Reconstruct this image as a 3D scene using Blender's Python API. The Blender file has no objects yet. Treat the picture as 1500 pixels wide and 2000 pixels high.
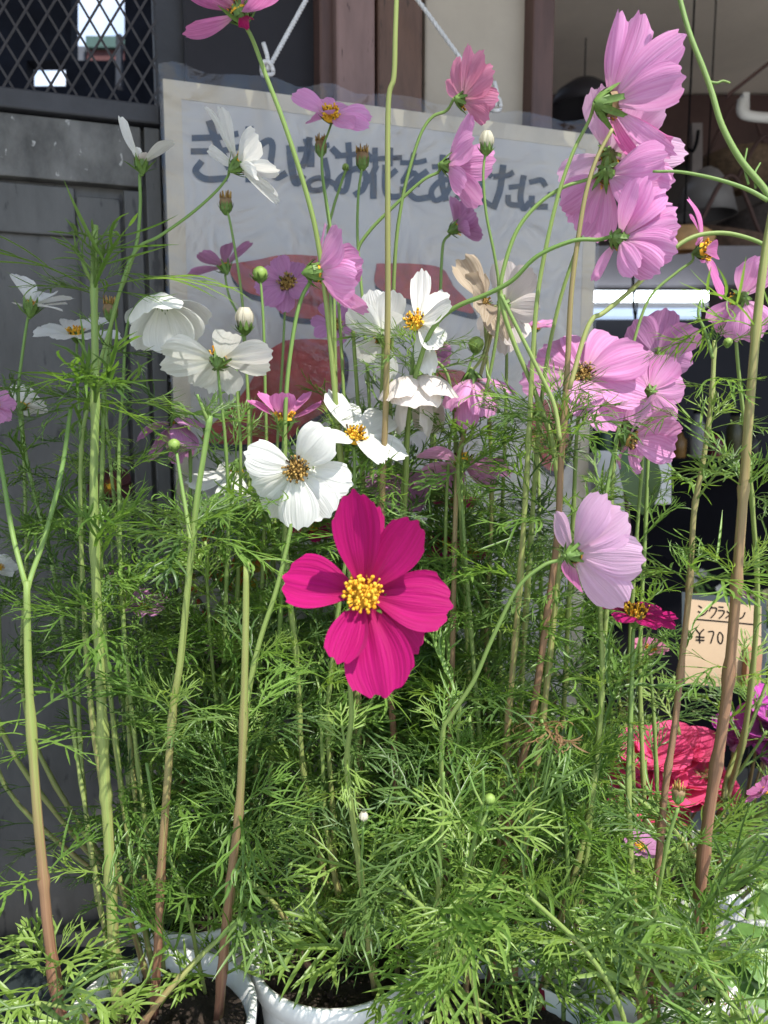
import bpy, math, random
from mathutils import Vector, Matrix
R = math.radians
rnd = random.Random(7)
S = bpy.context.scene
COL = S.collection

# ------------------------------------------------------------------ camera, sky, sun, exposure
F = 1502.0
PITCH = R(7)
CAM = Vector((0, 0, 1.15))
RIGHT = Vector((1, 0, 0))
FWD = Vector((0, math.cos(PITCH), -math.sin(PITCH)))
UP = Vector((0, math.sin(PITCH), math.cos(PITCH)))
cd = bpy.data.cameras.new('camera')
cam = bpy.data.objects.new('camera', cd)
COL.objects.link(cam)
cam.location = CAM
cam.rotation_euler = (R(90) - PITCH, 0, 0)
cd.sensor_fit = 'VERTICAL'
cd.sensor_height = 24.0
cd.lens = 24.0 * F / 2000.0
cd.clip_start = 0.02
cd.clip_end = 2000
cd.dof.use_dof = True
cd.dof.focus_distance = 0.50
cd.dof.aperture_fstop = 7.5
S.camera = cam

SUN_EL, SUN_AZ = R(57), R(38)     # the sun stands behind the camera, to its right
w = bpy.data.worlds.new("World")
S.world = w
w.use_nodes = True
wn, wl = w.node_tree.nodes, w.node_tree.links
wn.clear()
wo = wn.new('ShaderNodeOutputWorld')
bg = wn.new('ShaderNodeBackground')
sky = wn.new('ShaderNodeTexSky')
sky.sky_type = 'NISHITA'
sky.sun_disc = False
sky.sun_elevation = SUN_EL
sky.sun_rotation = R(180) - SUN_AZ
sky.dust_density = 0.4
bg.inputs['Strength'].default_value = 0.15
wtc = wn.new('ShaderNodeTexCoord')
wno = wn.new('ShaderNodeTexNoise'); wno.inputs['Scale'].default_value = 3.1; wno.inputs['Detail'].default_value = 6
wra = wn.new('ShaderNodeValToRGB'); wra.color_ramp.elements[0].position = .47; wra.color_ramp.elements[1].position = .62
wmx = wn.new('ShaderNodeMixRGB'); wmx.inputs[2].default_value = (5.2, 5.3, 5.5, 1)
wl.new(wtc.outputs['Generated'], wno.inputs['Vector'])
wl.new(wno.outputs['Fac'], wra.inputs['Fac'])
wl.new(wra.outputs['Color'], wmx.inputs[0])
wl.new(sky.outputs[0], wmx.inputs[1])
wl.new(wmx.outputs[0], bg.inputs['Color'])
wl.new(bg.outputs[0], wo.inputs['Surface'])
sd = bpy.data.lights.new('sun', 'SUN')
sun = bpy.data.objects.new('sun', sd)
COL.objects.link(sun)
sd.energy = 3.1
sd.angle = R(0.53)
sd.color = (1.0, 0.95, 0.87)
TO_SUN = Vector((math.sin(SUN_AZ) * math.cos(SUN_EL), -math.cos(SUN_AZ) * math.cos(SUN_EL), math.sin(SUN_EL)))
sun.rotation_euler = TO_SUN.to_track_quat('Z', 'Y').to_euler()
sun.location = (2, -3, 6)
vs = S.view_settings
vs.view_transform = 'Standard'
vs.look = 'None'
vs.exposure = 1.23
vs.gamma = 1
vs.use_curve_mapping = False
S.cycles.use_denoising = True
S.cycles.max_bounces = 10
S.cycles.transparent_max_bounces = 12
S.cycles.sample_clamp_indirect = 6


# ------------------------------------------------------------------ helpers
def P(px, py, Z):
    """A point of the place: Z metres in front of the lens, on the sight line of a pixel of the 1500 x 2000 photograph."""
    return CAM + RIGHT * ((px - 750) / F * Z) + UP * ((1000 - py) / F * Z) + FWD * Z


def cv(a):
    return (RIGHT * a[0] + UP * a[1] - FWD * a[2]).normalized()


RIM_Z, SOIL_Z, BENCH_Z = 1.15 - .405, 1.15 - .42, 1.15 - .405 - .125


def on_level(px, py, zrel):
    Z = -zrel / (math.sin(PITCH) + math.cos(PITCH) * (py - 1000) / F)
    return Z, P(px, py, Z)


class MB:
    def __init__(s):
        s.v, s.f, s.uv, s.mi, s.at = [], [], [], [], []

    def add(s, vs_, fs, mi=0, uvs=None, at=None):
        b = len(s.v)
        s.v += [tuple(x) for x in vs_]
        s.f += [tuple(i + b for i in f) for f in fs]
        s.mi += [mi] * len(fs)
        s.uv += list(uvs) if uvs else [(0, 0)] * len(vs_)
        s.at += list(at) if at else [0.0] * len(vs_)

    def box(s, o, ax, ay, az, mi=0):
        """box from corner o along three edge vectors"""
        o, ax, ay, az = Vector(o), Vector(ax), Vector(ay), Vector(az)
        p = [o, o + ax, o + ax + ay, o + ay]
        p += [q + az for q in p]
        fs = [(3, 2, 1, 0), (4, 5, 6, 7), (0, 1, 5, 4), (1, 2, 6, 5), (2, 3, 7, 6), (3, 0, 4, 7)]
        if ax.cross(ay).dot(az) < 0:
            fs = [f[::-1] for f in fs]
        s.add(p, fs, mi)

    def tube(s, pts, rad, n=6, mi=0, at=None, cap=True, rib=0.0):
        pts = [Vector(p) for p in pts]
        m = len(pts)
        if not hasattr(rad, '__len__'):
            rad = [rad] * m
        T0 = (pts[1] - pts[0]).normalized()
        A = T0.orthogonal().normalized()
        V, U, AT = [], [], []
        for i, p in enumerate(pts):
            T = (pts[min(i + 1, m - 1)] - pts[max(i - 1, 0)]).normalized()
            A = (A - T * A.dot(T)).normalized()
            B = T.cross(A)
            for k in range(n):
                a = 2 * math.pi * k / n
                V.append(p + (A * math.cos(a) + B * math.sin(a)) * (rad[i] * (1 + (rib if k % 3 == 0 else -rib * .4))))
                U.append((k / n, i / (m - 1)))
                AT.append(at[i] if at else 0.0)
        fs = [(i * n + k, i * n + (k + 1) % n, (i + 1) * n + (k + 1) % n, (i + 1) * n + k) for i in range(m - 1) for k in range(n)]
        if cap:
            fs += [tuple(range(n))[::-1], tuple((m - 1) * n + k for k in range(n))]
        s.add(V, fs, mi, U, AT)

    def lathe(s, base, axis, prof, n=24, mi=0):
        """prof: (radius, height) pairs along the axis"""
        base, Zx = Vector(base), Vector(axis).normalized()
        A = Zx.orthogonal().normalized()
        B = Zx.cross(A)
        V = [base + Zx * h + (A * math.cos(2 * math.pi * k / n) + B * math.sin(2 * math.pi * k / n)) * r for r, h in prof for k in range(n)]
        m = len(prof)
        fs = [(i * n + k, i * n + (k + 1) % n, (i + 1) * n + (k + 1) % n, (i + 1) * n + k) for i in range(m - 1) for k in range(n)]
        s.add(V, fs, mi, [(k / n, i / (m - 1)) for i in range(m) for k in range(n)])

    def ball(s, c, r, n=6, rings=4, mi=0, sc=(1, 1, 1)):
        V = []
        for i in range(rings + 1):
            t = math.pi * (i + .02) / (rings + .04)
            for k in range(n):
                a = 2 * math.pi * k / n
                V.append((c[0] + r * sc[0] * math.sin(t) * math.cos(a), c[1] + r * sc[1] * math.sin(t) * math.sin(a), c[2] + r * sc[2] * math.cos(t)))
        fs = [(i * n + k, (i + 1) * n + k, (i + 1) * n + (k + 1) % n, i * n + (k + 1) % n) for i in range(rings) for k in range(n)]
        s.add(V, fs, mi)

    def mesh(s, name, mats, smooth=True, origin=None):
        me = bpy.data.meshes.new(name)
        o = Vector(origin) if origin is not None else Vector((0, 0, 0))
        me.from_pydata([Vector(v) - o for v in s.v], [], s.f)
        uvl = me.uv_layers.new(name='UVMap')
        li = [0] * len(me.loops)
        me.loops.foreach_get('vertex_index', li)
        flat = []
        for i in li:
            flat += s.uv[i]
        uvl.data.foreach_set('uv', flat)
        if any(s.at):
            a = me.attributes.new('ripe', 'FLOAT', 'POINT')
            a.data.foreach_set('value', s.at)
        for m in (mats if isinstance(mats, (list, tuple)) else [mats]):
            me.materials.append(m)
        me.polygons.foreach_set('material_index', s.mi)
        me.polygons.foreach_set('use_smooth', [smooth] * len(me.polygons))
        me.update()
        return me

    def build(s, name, mats, parent=None, smooth=False, bevel=0):
        o0 = parent['_w'] if parent is not None else None
        ob = bpy.data.objects.new(name, s.mesh(name, mats, smooth, Vector(o0) if o0 is not None else None))
        COL.objects.link(ob)
        if parent is not None:
            ob.parent = parent
            ob['_w'] = list(o0)
        if bevel:
            b = ob.modifiers.new('bevel', 'BEVEL')
            b.width = bevel
            b.segments = 2
        return ob


def tag(o, label=None, cat=None, group=None, kind=None):
    if label: o['label'] = label
    if cat: o['category'] = cat
    if group: o['group'] = group
    if kind: o['kind'] = kind
    return o


def empty(name, loc, label, cat, group=None):
    o = bpy.data.objects.new(name, None)
    COL.objects.link(o)
    o.empty_display_size = .02
    o.location = loc
    o['_w'] = list(loc)          # the world position of a thing that its parts' meshes are built around
    return tag(o, label, cat, group)


def spline(pts, n=8):
    pts = [Vector(p) for p in pts]
    q = [pts[0] * 2 - pts[1]] + pts + [pts[-1] * 2 - pts[-2]]
    out = []
    for i in range(1, len(q) - 2):
        for k in range(n):
            t = k / n
            a, b, c, d = q[i - 1], q[i], q[i + 1], q[i + 2]
            out.append(.5 * ((2 * b) + (c - a) * t + (2 * a - 5 * b + 4 * c - d) * t * t + (3 * b - a - 3 * c + d) * t ** 3))
    out.append(pts[-1])
    return out


# ------------------------------------------------------------------ materials
def newmat(name):
    m = bpy.data.materials.new(name)
    m.use_nodes = True
    n = m.node_tree.nodes
    return m, n, m.node_tree.links, n['Principled BSDF'], n['Material Output']


def simple(name, col, rough=.6, var=.25, scale=14, bump=.15, metal=0, spots=None, spec=.4, coords='Object', stretch=(1, 1, 1)):
    """a painted, plastic, wood or fabric surface: colour varied by two noises, fine relief and, if given, worn spots (colour, amount, scale)"""
    m, n, l, bs, out = newmat(name)
    tc = n.new('ShaderNodeTexCoord')
    mp = n.new('ShaderNodeMapping')
    mp.inputs['Scale'].default_value = stretch
    l.new(tc.outputs[coords], mp.inputs['Vector'])
    no = n.new('ShaderNodeTexNoise')
    no.inputs['Scale'].default_value = scale
    no.inputs['Detail'].default_value = 8
    no.inputs['Roughness'].default_value = .65
    l.new(mp.outputs[0], no.inputs['Vector'])
    r = n.new('ShaderNodeValToRGB')
    r.color_ramp.elements[0].position = .3
    r.color_ramp.elements[1].position = .72
    r.color_ramp.elements[0].color = [c * (1 - var) for c in col] + [1]
    r.color_ramp.elements[1].color = [min(1, c * (1 + var)) for c in col] + [1]
    l.new(no.outputs['Fac'], r.inputs['Fac'])
    c = r.outputs['Color']
    if spots:
        n2 = n.new('ShaderNodeTexNoise')
        n2.inputs['Scale'].default_value = spots[2]
        n2.inputs['Detail'].default_value = 5
        l.new(mp.outputs[0], n2.inputs['Vector'])
        r2 = n.new('ShaderNodeValToRGB')
        r2.color_ramp.elements[0].position = spots[1]
        r2.color_ramp.elements[1].position = spots[1] + .05
        l.new(n2.outputs['Fac'], r2.inputs['Fac'])
        mx = n.new('ShaderNodeMixRGB')
        mx.inputs[2].default_value = (*spots[0], 1)
        l.new(r2.outputs['Color'], mx.inputs[0])
        l.new(c, mx.inputs[1])
        c = mx.outputs[0]
    l.new(c, bs.inputs['Base Color'])
    bs.inputs['Roughness'].default_value = rough
    bs.inputs['Metallic'].default_value = metal
    bs.inputs['Specular IOR Level'].default_value = spec
    if bump:
        b = n.new('ShaderNodeBump')
        b.inputs['Strength'].default_value = bump
        b.inputs['Distance'].default_value = .004
        l.new(no.outputs['Fac'], b.inputs['Height'])
        l.new(b.outputs[0], bs.inputs['Normal'])
    return m


def petal_mat(name, tip, base, vein, trans=.35, vein_amt=.7, rough=.5, tcol=None):
    """petal: pigment streaks run from the claw to the tip; thin enough to let light through"""
    m, n, l, bs, out = newmat(name)
    uv = n.new('ShaderNodeUVMap')
    sep = n.new('ShaderNodeSeparateXYZ')
    l.new(uv.outputs[0], sep.inputs[0])
    oi = n.new('ShaderNodeObjectInfo')
    cmb = n.new('ShaderNodeCombineXYZ')
    mu = n.new('ShaderNodeMath'); mu.operation = 'MULTIPLY'; mu.inputs[1].default_value = 13
    mv = n.new('ShaderNodeMath'); mv.operation = 'MULTIPLY'; mv.inputs[1].default_value = .9
    mr = n.new('ShaderNodeMath'); mr.operation = 'MULTIPLY'; mr.inputs[1].default_value = 50
    l.new(sep.outputs[0], mu.inputs[0]); l.new(sep.outputs[1], mv.inputs[0]); l.new(oi.outputs['Random'], mr.inputs[0])
    l.new(mu.outputs[0], cmb.inputs[0]); l.new(mv.outputs[0], cmb.inputs[1]); l.new(mr.outputs[0], cmb.inputs[2])
    no = n.new('ShaderNodeTexNoise'); no.inputs['Scale'].default_value = 1.6; no.inputs['Detail'].default_value = 4
    l.new(cmb.outputs[0], no.inputs['Vector'])
    r = n.new('ShaderNodeValToRGB'); r.color_ramp.elements[0].position = .42; r.color_ramp.elements[1].position = .60
    l.new(no.outputs['Fac'], r.inputs['Fac'])
    g = n.new('ShaderNodeValToRGB')
    g.color_ramp.elements[0].position = .02; g.color_ramp.elements[1].position = .42
    g.color_ramp.elements[0].color = (*base, 1); g.color_ramp.elements[1].color = (*tip, 1)
    l.new(sep.outputs[1], g.inputs['Fac'])
    ma = n.new('ShaderNodeMath'); ma.operation = 'MULTIPLY'; ma.inputs[1].default_value = vein_amt
    l.new(r.outputs['Color'], ma.inputs[0])
    mx = n.new('ShaderNodeMixRGB'); mx.inputs[2].default_value = (*vein, 1)
    l.new(ma.outputs[0], mx.inputs[0]); l.new(g.outputs['Color'], mx.inputs[1])
    hs = n.new('ShaderNodeHueSaturation')
    hm = n.new('ShaderNodeMapRange'); hm.inputs[3].default_value = .9; hm.inputs[4].default_value = 1.08
    l.new(oi.outputs['Random'], hm.inputs[0]); l.new(hm.outputs[0], hs.inputs['Value']); l.new(mx.outputs[0], hs.inputs['Color'])
    l.new(hs.outputs[0], bs.inputs['Base Color'])
    bs.inputs['Roughness'].default_value = rough
    bs.inputs['Specular IOR Level'].default_value = .22
    bs.inputs['Sheen Weight'].default_value = .08
    b = n.new('ShaderNodeBump'); b.inputs['Strength'].default_value = .6; b.inputs['Distance'].default_value = .0015
    l.new(no.outputs['Fac'], b.inputs['Height']); l.new(b.outputs[0], bs.inputs['Normal'])
    tr = n.new('ShaderNodeBsdfTranslucent')
    if tcol:
        tr.inputs['Color'].default_value = (*tcol, 1)
    else:
        l.new(hs.outputs[0], tr.inputs['Color'])
    ms = n.new('ShaderNodeMixShader'); ms.inputs[0].default_value = trans
    l.new(bs.outputs[0], ms.inputs[1]); l.new(tr.outputs[0], ms.inputs[2]); l.new(ms.outputs[0], out.inputs['Surface'])
    return m


def floret_mat(name, c0, c1):
    m, n, l, bs, out = newmat(name)
    geo = n.new('ShaderNodeNewGeometry')
    r = n.new('ShaderNodeValToRGB')
    r.color_ramp.elements[0].color = (*c0, 1); r.color_ramp.elements[1].color = (*c1, 1)
    l.new(geo.outputs['Random Per Island'], r.inputs['Fac']); l.new(r.outputs['Color'], bs.inputs['Base Color'])
    bs.inputs['Roughness'].default_value = .8
    bs.inputs['Specular IOR Level'].default_value = .15
    no = n.new('ShaderNodeTexNoise'); no.inputs['Scale'].default_value = 2200
    tc = n.new('ShaderNodeTexCoord'); l.new(tc.outputs['Object'], no.inputs['Vector'])
    b = n.new('ShaderNodeBump'); b.inputs['Strength'].default_value = .8; b.inputs['Distance'].default_value = .0006
    l.new(no.outputs['Fac'], b.inputs['Height']); l.new(b.outputs[0], bs.inputs['Normal'])
    return m


def leaf_mat(name, c0, c1, trans=.3, rough=.36):
    m, n, l, bs, out = newmat(name)
    oi = n.new('ShaderNodeObjectInfo')
    r = n.new('ShaderNodeValToRGB')
    r.color_ramp.elements[0].color = (*c0, 1); r.color_ramp.elements[1].color = (*c1, 1)
    geo = n.new('ShaderNodeNewGeometry')
    add = n.new('ShaderNodeMath'); add.operation = 'MULTIPLY_ADD'; add.inputs[1].default_value = .45
    mlt = n.new('ShaderNodeMath'); mlt.operation = 'MULTIPLY'; mlt.inputs[1].default_value = .55
    l.new(oi.outputs['Random'], mlt.inputs[0])
    l.new(geo.outputs['Random Per Island'], add.inputs[0]); l.new(mlt.outputs[0], add.inputs[2])
    l.new(add.outputs[0], r.inputs['Fac'])
    l.new(r.outputs['Color'], bs.inputs['Base Color'])
    bs.inputs['Roughness'].default_value = rough
    bs.inputs['Specular IOR Level'].default_value = .45
    tr = n.new('ShaderNodeBsdfTranslucent')
    br = n.new('ShaderNodeMixRGB'); br.blend_type = 'MULTIPLY'; br.inputs[0].default_value = 1; br.inputs[2].default_value = (1.5, 1.5, .7, 1)
    l.new(r.outputs['Color'], br.inputs[1]); l.new(br.outputs[0], tr.inputs['Color'])
    ms = n.new('ShaderNodeMixShader'); ms.inputs[0].default_value = trans
    l.new(bs.outputs[0], ms.inputs[1]); l.new(tr.outputs[0], ms.inputs[2]); l.new(ms.outputs[0], out.inputs['Surface'])
    return m


def stem_mat(name):
    """green young stem that reddens and browns with age (attribute ripe), with lengthwise ribs"""
    m, n, l, bs, out = newmat(name)
    at = n.new('ShaderNodeAttribute'); at.attribute_name = 'ripe'
    uv = n.new('ShaderNodeUVMap')
    mp = n.new('ShaderNodeMapping'); mp.inputs['Scale'].default_value = (15, 1.3, 1)
    l.new(uv.outputs[0], mp.inputs[0])
    no = n.new('ShaderNodeTexNoise'); no.inputs['Scale'].default_value = 1.3; no.inputs['Detail'].default_value = 5
    l.new(mp.outputs[0], no.inputs['Vector'])
    ad = n.new('ShaderNodeMath'); ad.operation = 'MULTIPLY_ADD'; ad.inputs[1].default_value = .75; ad.inputs[2].default_value = -.37
    l.new(no.outputs['Fac'], ad.inputs[0])
    su = n.new('ShaderNodeMath'); su.operation = 'ADD'; su.use_clamp = True
    l.new(ad.outputs[0], su.inputs[0]); l.new(at.outputs['Fac'], su.inputs[1])
    r = n.new('ShaderNodeValToRGB')
    e = r.color_ramp.elements
    e[0].position = 0; e[0].color = (.13, .24, .055, 1)
    e[1].position = 1; e[1].color = (.17, .055, .045, 1)
    x = e.new(.35); x.color = (.25, .30, .09, 1)
    x = e.new(.62); x.color = (.27, .16, .09, 1)
    l.new(su.outputs[0], r.inputs['Fac']); l.new(r.outputs['Color'], bs.inputs['Base Color'])
    bs.inputs['Roughness'].default_value = .5
    bs.inputs['Specular IOR Level'].default_value = .35
    b = n.new('ShaderNodeBump'); b.inputs['Strength'].default_value = .5; b.inputs['Distance'].default_value = .0006
    l.new(no.outputs['Fac'], b.inputs['Height']); l.new(b.outputs[0], bs.inputs['Normal'])
    return m


M = {
    'magenta': petal_mat('magenta petal', (.46, .001, .150), (.34, .004, .06), (.34, .001, .09), .34, .5, .6),
    'purple_red': petal_mat('crimson petal', (.42, .006, .12), (.35, .01, .08), (.28, .002, .07), .30, .5),
    'pink': petal_mat('pink petal', (.78, .38, .66), (.66, .42, .50), (.68, .25, .53), .42, .65),
    'hotpink': petal_mat('rose petal', (.72, .24, .53), (.70, .45, .50), (.55, .13, .36), .42, .65),
    'rose': petal_mat('salmon pink petal', (.70, .27, .42), (.66, .42, .45), (.60, .20, .34), .42, .65),
    'lilac': petal_mat('lilac petal', (.58, .28, .50), (.52, .34, .46), (.46, .18, .38), .42, .65),
    'palepink': petal_mat('pale pink petal', (.80, .52, .73), (.70, .50, .56), (.70, .40, .62), .42, .55),
    'white': petal_mat('white petal', (.86, .86, .83), (.76, .78, .62), (.78, .79, .76), .40, .6),
    'cream': petal_mat('cream petal', (.76, .70, .66), (.70, .68, .52), (.66, .58, .55), .40, .4),
    'papery': petal_mat('withered petal', (.48, .40, .30), (.40, .32, .22), (.34, .26, .18), .35, .7, .7),
    'coral': petal_mat('coral petal', (.84, .11, .28), (.7, .10, .25), (.68, .04, .16), .3, .4),
    'violet': petal_mat('violet petal', (.60, .10, .48), (.62, .30, .5), (.36, .04, .26), .3, .5),
    'maroon': petal_mat('maroon petal', (.05, .012, .012), (.3, .12, .01), (.03, .008, .008), .2, .5),
    'stem': stem_mat('cosmos stem'),
    'leaf': leaf_mat('feathery leaf', (.062, .14, .026), (.225, .37, .085), .44),
    'leaf_dark': leaf_mat('older leaf', (.045, .10, .028), (.15, .24, .07), .34),
    'leafy': leaf_mat('young leaf', (.16, .26, .045), (.30, .43, .12), .44),
    'dry': leaf_mat('dry leaf', (.14, .07, .03), (.34, .24, .11), .15, .7),
    'bud': simple('young green bud', (.22, .33, .07), .5, .25, 240, .1),
    'calyx': simple('green calyx', (.10, .18, .035), .55, .35, 240, .1),
    'calyx_brown': simple('ageing calyx', (.20, .13, .06), .6, .4, 300, .1),
    'yellow': floret_mat('yellow pollen florets', (.60, .24, .01), (.85, .55, .06)),
    'brownfl': floret_mat('brown florets', (.14, .07, .02), (.50, .33, .10)),
    'darkfl': simple('dark anthers', (.06, .03, .01), .7, .3, 500, .2, spec=.2),
}

# ------------------------------------------------------------------ the wall behind, the sign on it, the shop
WROT = R(18)
WD = Vector((math.cos(WROT), math.sin(WROT), 0))            # along the wall, to the right and away
WN = Vector((math.sin(WROT), -math.cos(WROT), 0))           # out of the wall, to the camera
W0 = P(330, 500, .87)                                       # a point of the wall face
ZV = Vector((0, 0, 1))


def on_wall(px, py, out=0.0):
    """where the sight line of a pixel meets the wall (or the plane OUT metres in front): (s, z)"""
    d = P(px, py, 1) - CAM
    o = W0 + WN * out
    t = (o - CAM).dot(WN) / d.dot(WN)
    h = CAM + d * t
    return (h - W0).dot(WD), h.z


def wpt(s, z, out=0.0):
    p = W0 + WD * s + WN * out
    return Vector((p.x, p.y, z))


def wall_box(mb, s0, s1, z0, z1, out0, out1, mi=0):
    mb.box(wpt(s0, z0, out0), WD * (s1 - s0), ZV * (z1 - z0), WN * (out1 - out0), mi)


def px_box(mb, x0, y0, x1, y1, out0, out1, mi=0):
    """as wall_box, its front face covering pixels x0..x1, with y0 (top) and y1 (bottom) read at the middle"""
    xm = (x0 + x1) / 2
    s0, s1 = on_wall(x0, y0, out1)[0], on_wall(x1, y0, out1)[0]
    wall_box(mb, s0, s1, on_wall(xm, y1, out1)[1], on_wall(xm, y0, out1)[1], out0, out1, mi)


mt_door = simple('grey door paint', (.072, .072, .071), .5, .45, 14, .5, spots=((.03, .03, .032), .61, 70), stretch=(1, 1, .3))
mt_door_worn = simple('flaking grey paint', (.115, .114, .11), .6, .55, 26, .9, spots=((.36, .36, .35), .66, 120), stretch=(1, 1, .6))
mt_rail = simple('dark steel', (.035, .036, .042), .5, .3, 20, .2)
mt_post1 = simple('pinkish brown post', (.20, .125, .115), .6, .25, 6, .3, spots=((.06, .035, .03), .66, 40), stretch=(6, 6, 1))
mt_post2 = simple('brown timber post', (.12, .065, .045), .6, .35, 8, .3, spots=((.05, .03, .02), .64, 30), stretch=(6, 6, 1))
mt_post3 = simple('dark brown jamb', (.085, .045, .038), .55, .3, 8, .2, stretch=(6, 6, 1))
mt_beige = simple('beige wall board', (.40, .35, .285), .7, .14, 4, .15, spots=((.26, .21, .17), .68, 18))
mt_black = simple('dark inside', (.018, .017, .022), .8, .3, 5, .1)

# ground
g = MB(); g.add([(-60, -60, 0), (60, -60, 0), (60, 60, 0), (-60, 60, 0)], [(0, 1, 2, 3)])
tag(g.build('ground', simple('pale paving', (.30, .29, .27), .8, .2, 3, .3)), kind='structure')

zt = 1.15 + 1.25                    # height where the front of the shop ends under the awning
# door with a mesh window, left
s_l = -1.2
s_r = on_wall(318, 400, 0)[0]
door = empty('steel_door', wpt((s_l + s_r) / 2, 0, 0), 'old grey steel door with flaking paint left of the sign', 'door')
b = MB(); wall_box(b, s_l, s_r, 0.02, on_wall(150, 225)[1] - .004, -.05, -.012); b.build('leaf_panel', mt_door, door)
zr0, zr1 = on_wall(160, 226, .012)[1], on_wall(160, 186, .012)[1]
b = MB(); wall_box(b, s_l, s_r, zr0, zr1, -.05, .012); b.build('window_rail', mt_rail, door, bevel=.002)
zt0 = on_wall(130, 353, .004)[1]
b = MB(); wall_box(b, s_l, s_r - .021, zt0, zr0 - .002, -.02, .004); b.build('top_rail', mt_door_worn, door, bevel=.0015)
b = MB(); px_box(b, 285, 250, 317, 250, -.02, .006); s0 = on_wall(286, 400, .006)[0]
b = MB(); wall_box(b, s0, s_r - .001, .03, zr0 - .002, -.02, .006); b.build('edge_strip', mt_door, door, bevel=.0015)
s1 = on_wall(242, 400, 0)[0]
b = MB(); wall_box(b, s1, s0 - .004, .03, zt0 - .003, -.02, .0); b.build('outer_stile', mt_door, door, bevel=.0015)
s2, s3 = on_wall(150, 400, -.006)[0], s1 - .004
b = MB(); wall_box(b, s2, s3, .03, zt0 - .012, -.02, -.004); b.build('inner_stile', mt_door, door, bevel=.0015)
z5, z6 = on_wall(70, 360, -.006)[1], on_wall(70, 457, -.006)[1]
b = MB(); wall_box(b, s_l, s2 - .002, z6, z5, -.02, -.005); b.build('lock_rail', mt_door, door, bevel=.0015)
zk = on_wall(100, 1850, .01)[1]
b = MB(); wall_box(b, s_l, s2 - .002, .03, on_wall(80, 1832, .004)[1], -.02, .004); b.build('kick_plate', mt_door, door, bevel=.002)
# expanded metal in the window
mw = MB()
sa, sb, za, zb = s_l, s_r, zr1 - .002, zt
pw = on_wall(120, 80)[0] - on_wall(78, 80)[0]
ph = abs(on_wall(100, 40)[1] - on_wall(100, 110)[1])
for fam in (1, -1):
    k = int((sa - 2) / pw)
    while k * pw < sb + 2:
        c0 = k * pw
        # line s = c0 + fam * (z - za) * pw / ph
        sA, sB = c0, c0 + fam * (zb - za) * pw / ph
        t0, t1 = 0.0, 1.0
        ds = sB - sA
        lo, hi = sorted(((sa - sA) / ds, (sb - sA) / ds))
        t0, t1 = max(t0, lo), min(t1, hi)
        if t1 > t0:
            p0 = wpt(sA + ds * t0, za + (zb - za) * t0, -.012 + .0006 * fam)
            p1 = wpt(sA + ds * t1, za + (zb - za) * t1, -.012 + .0006 * fam)
            d = p1 - p0
            sd_ = d.cross(WN).normalized() * .0024
            mw.box(p0 - sd_ / 2, d, sd_, WN * .0010)
        k += 1
mw.build('wire_mesh', simple('rusty mesh', (.03, .027, .03), .6, .4, 60, .2), door)

# posts and boards, middle and right
sw = empty('shop_wall', wpt(.3, 0, 0), 'shop front of brown timber posts and beige board behind the sign', 'wall')
def post(x0, x1, o0, o1, mat, name, z0=0.02, z1=zt):
    bb = MB()
    wall_box(bb, on_wall(x0, 80, o1)[0], on_wall(x1, 80, o1)[0], z0, z1, o0, o1)
    return bb.build(name, mat, sw, bevel=.003)
post(300, 620, -.09, -.052, mt_rail, 'gap_backing')  # backing added to block daylight through the slit beside the door
post(319.5, 622, -.05, -.03, mt_black, 'dark_backing', z1=zr0 - .01)
post(360, 622, -.05, -.03, mt_black, 'dark_backing', z0=zr0 - .009, z1=zt)  # near-black sheet stands in for the unlit opening left of the posts
post(624, 655, -.06, .0, mt_post3, 'post')
post(657, 733, -.06, .016, mt_post1, 'post')
post(737, 826, -.06, .004, mt_post2, 'post')
post(830, 1038, -.06, -.012, mt_beige, 'wall_board')
post(1041, 1084, -.06, .012, mt_post3, 'jamb')

# ---- what lies beyond the mesh: a dark passage with gaps to the sky
def far(px, py, Z):
    return P(px, py, Z)
def slab(name, x0, y0, x1, y1, Z, mat, parent, th=.05):
    a, b_, c = far(x0, y1, Z), far(x1, y1, Z), far(x0, y0, Z)
    bb = MB(); bb.box(a, b_ - a, c - a, FWD * th)
    return bb.build(name, mat, parent)
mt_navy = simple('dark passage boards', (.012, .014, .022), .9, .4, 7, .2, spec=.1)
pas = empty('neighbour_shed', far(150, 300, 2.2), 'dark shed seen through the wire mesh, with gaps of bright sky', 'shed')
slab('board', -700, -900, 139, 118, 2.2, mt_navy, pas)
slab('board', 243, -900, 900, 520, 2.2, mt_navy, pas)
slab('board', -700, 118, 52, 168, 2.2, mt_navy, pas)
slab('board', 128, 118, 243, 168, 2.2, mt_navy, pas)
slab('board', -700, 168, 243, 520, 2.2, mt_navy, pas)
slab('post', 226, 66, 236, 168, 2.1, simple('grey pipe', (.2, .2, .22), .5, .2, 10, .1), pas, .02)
rb_ = far(-700, 0, 1.0); b = MB(); b.box((-2.2, 1.02, 2.62), (2.4, 0, 0), (0, 1.25, 0), (0, 0, .04)); b.build('roof', mt_navy, pas)  # unseen roof added to keep skylight off the passage boards
nb = empty('neighbour_house', far(195, 200, 3.6), 'low building with a green roof edge and red wall beyond the mesh window', 'house')
slab('roof', 167, 70, 243, 92, 3.6, simple('green roof', (.05, .10, .09), .6, .2, 8, .1), nb, .3)
slab('wall', 170, 92, 243, 200, 3.62, simple('red wall', (.09, .03, .03), .7, .2, 8, .1), nb, .3)
slab('gutter', 145, 90, 166, 140, 3.64, simple('grey gutter', (.09, .1, .12), .7, .2, 8, .1), nb, .1)

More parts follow.
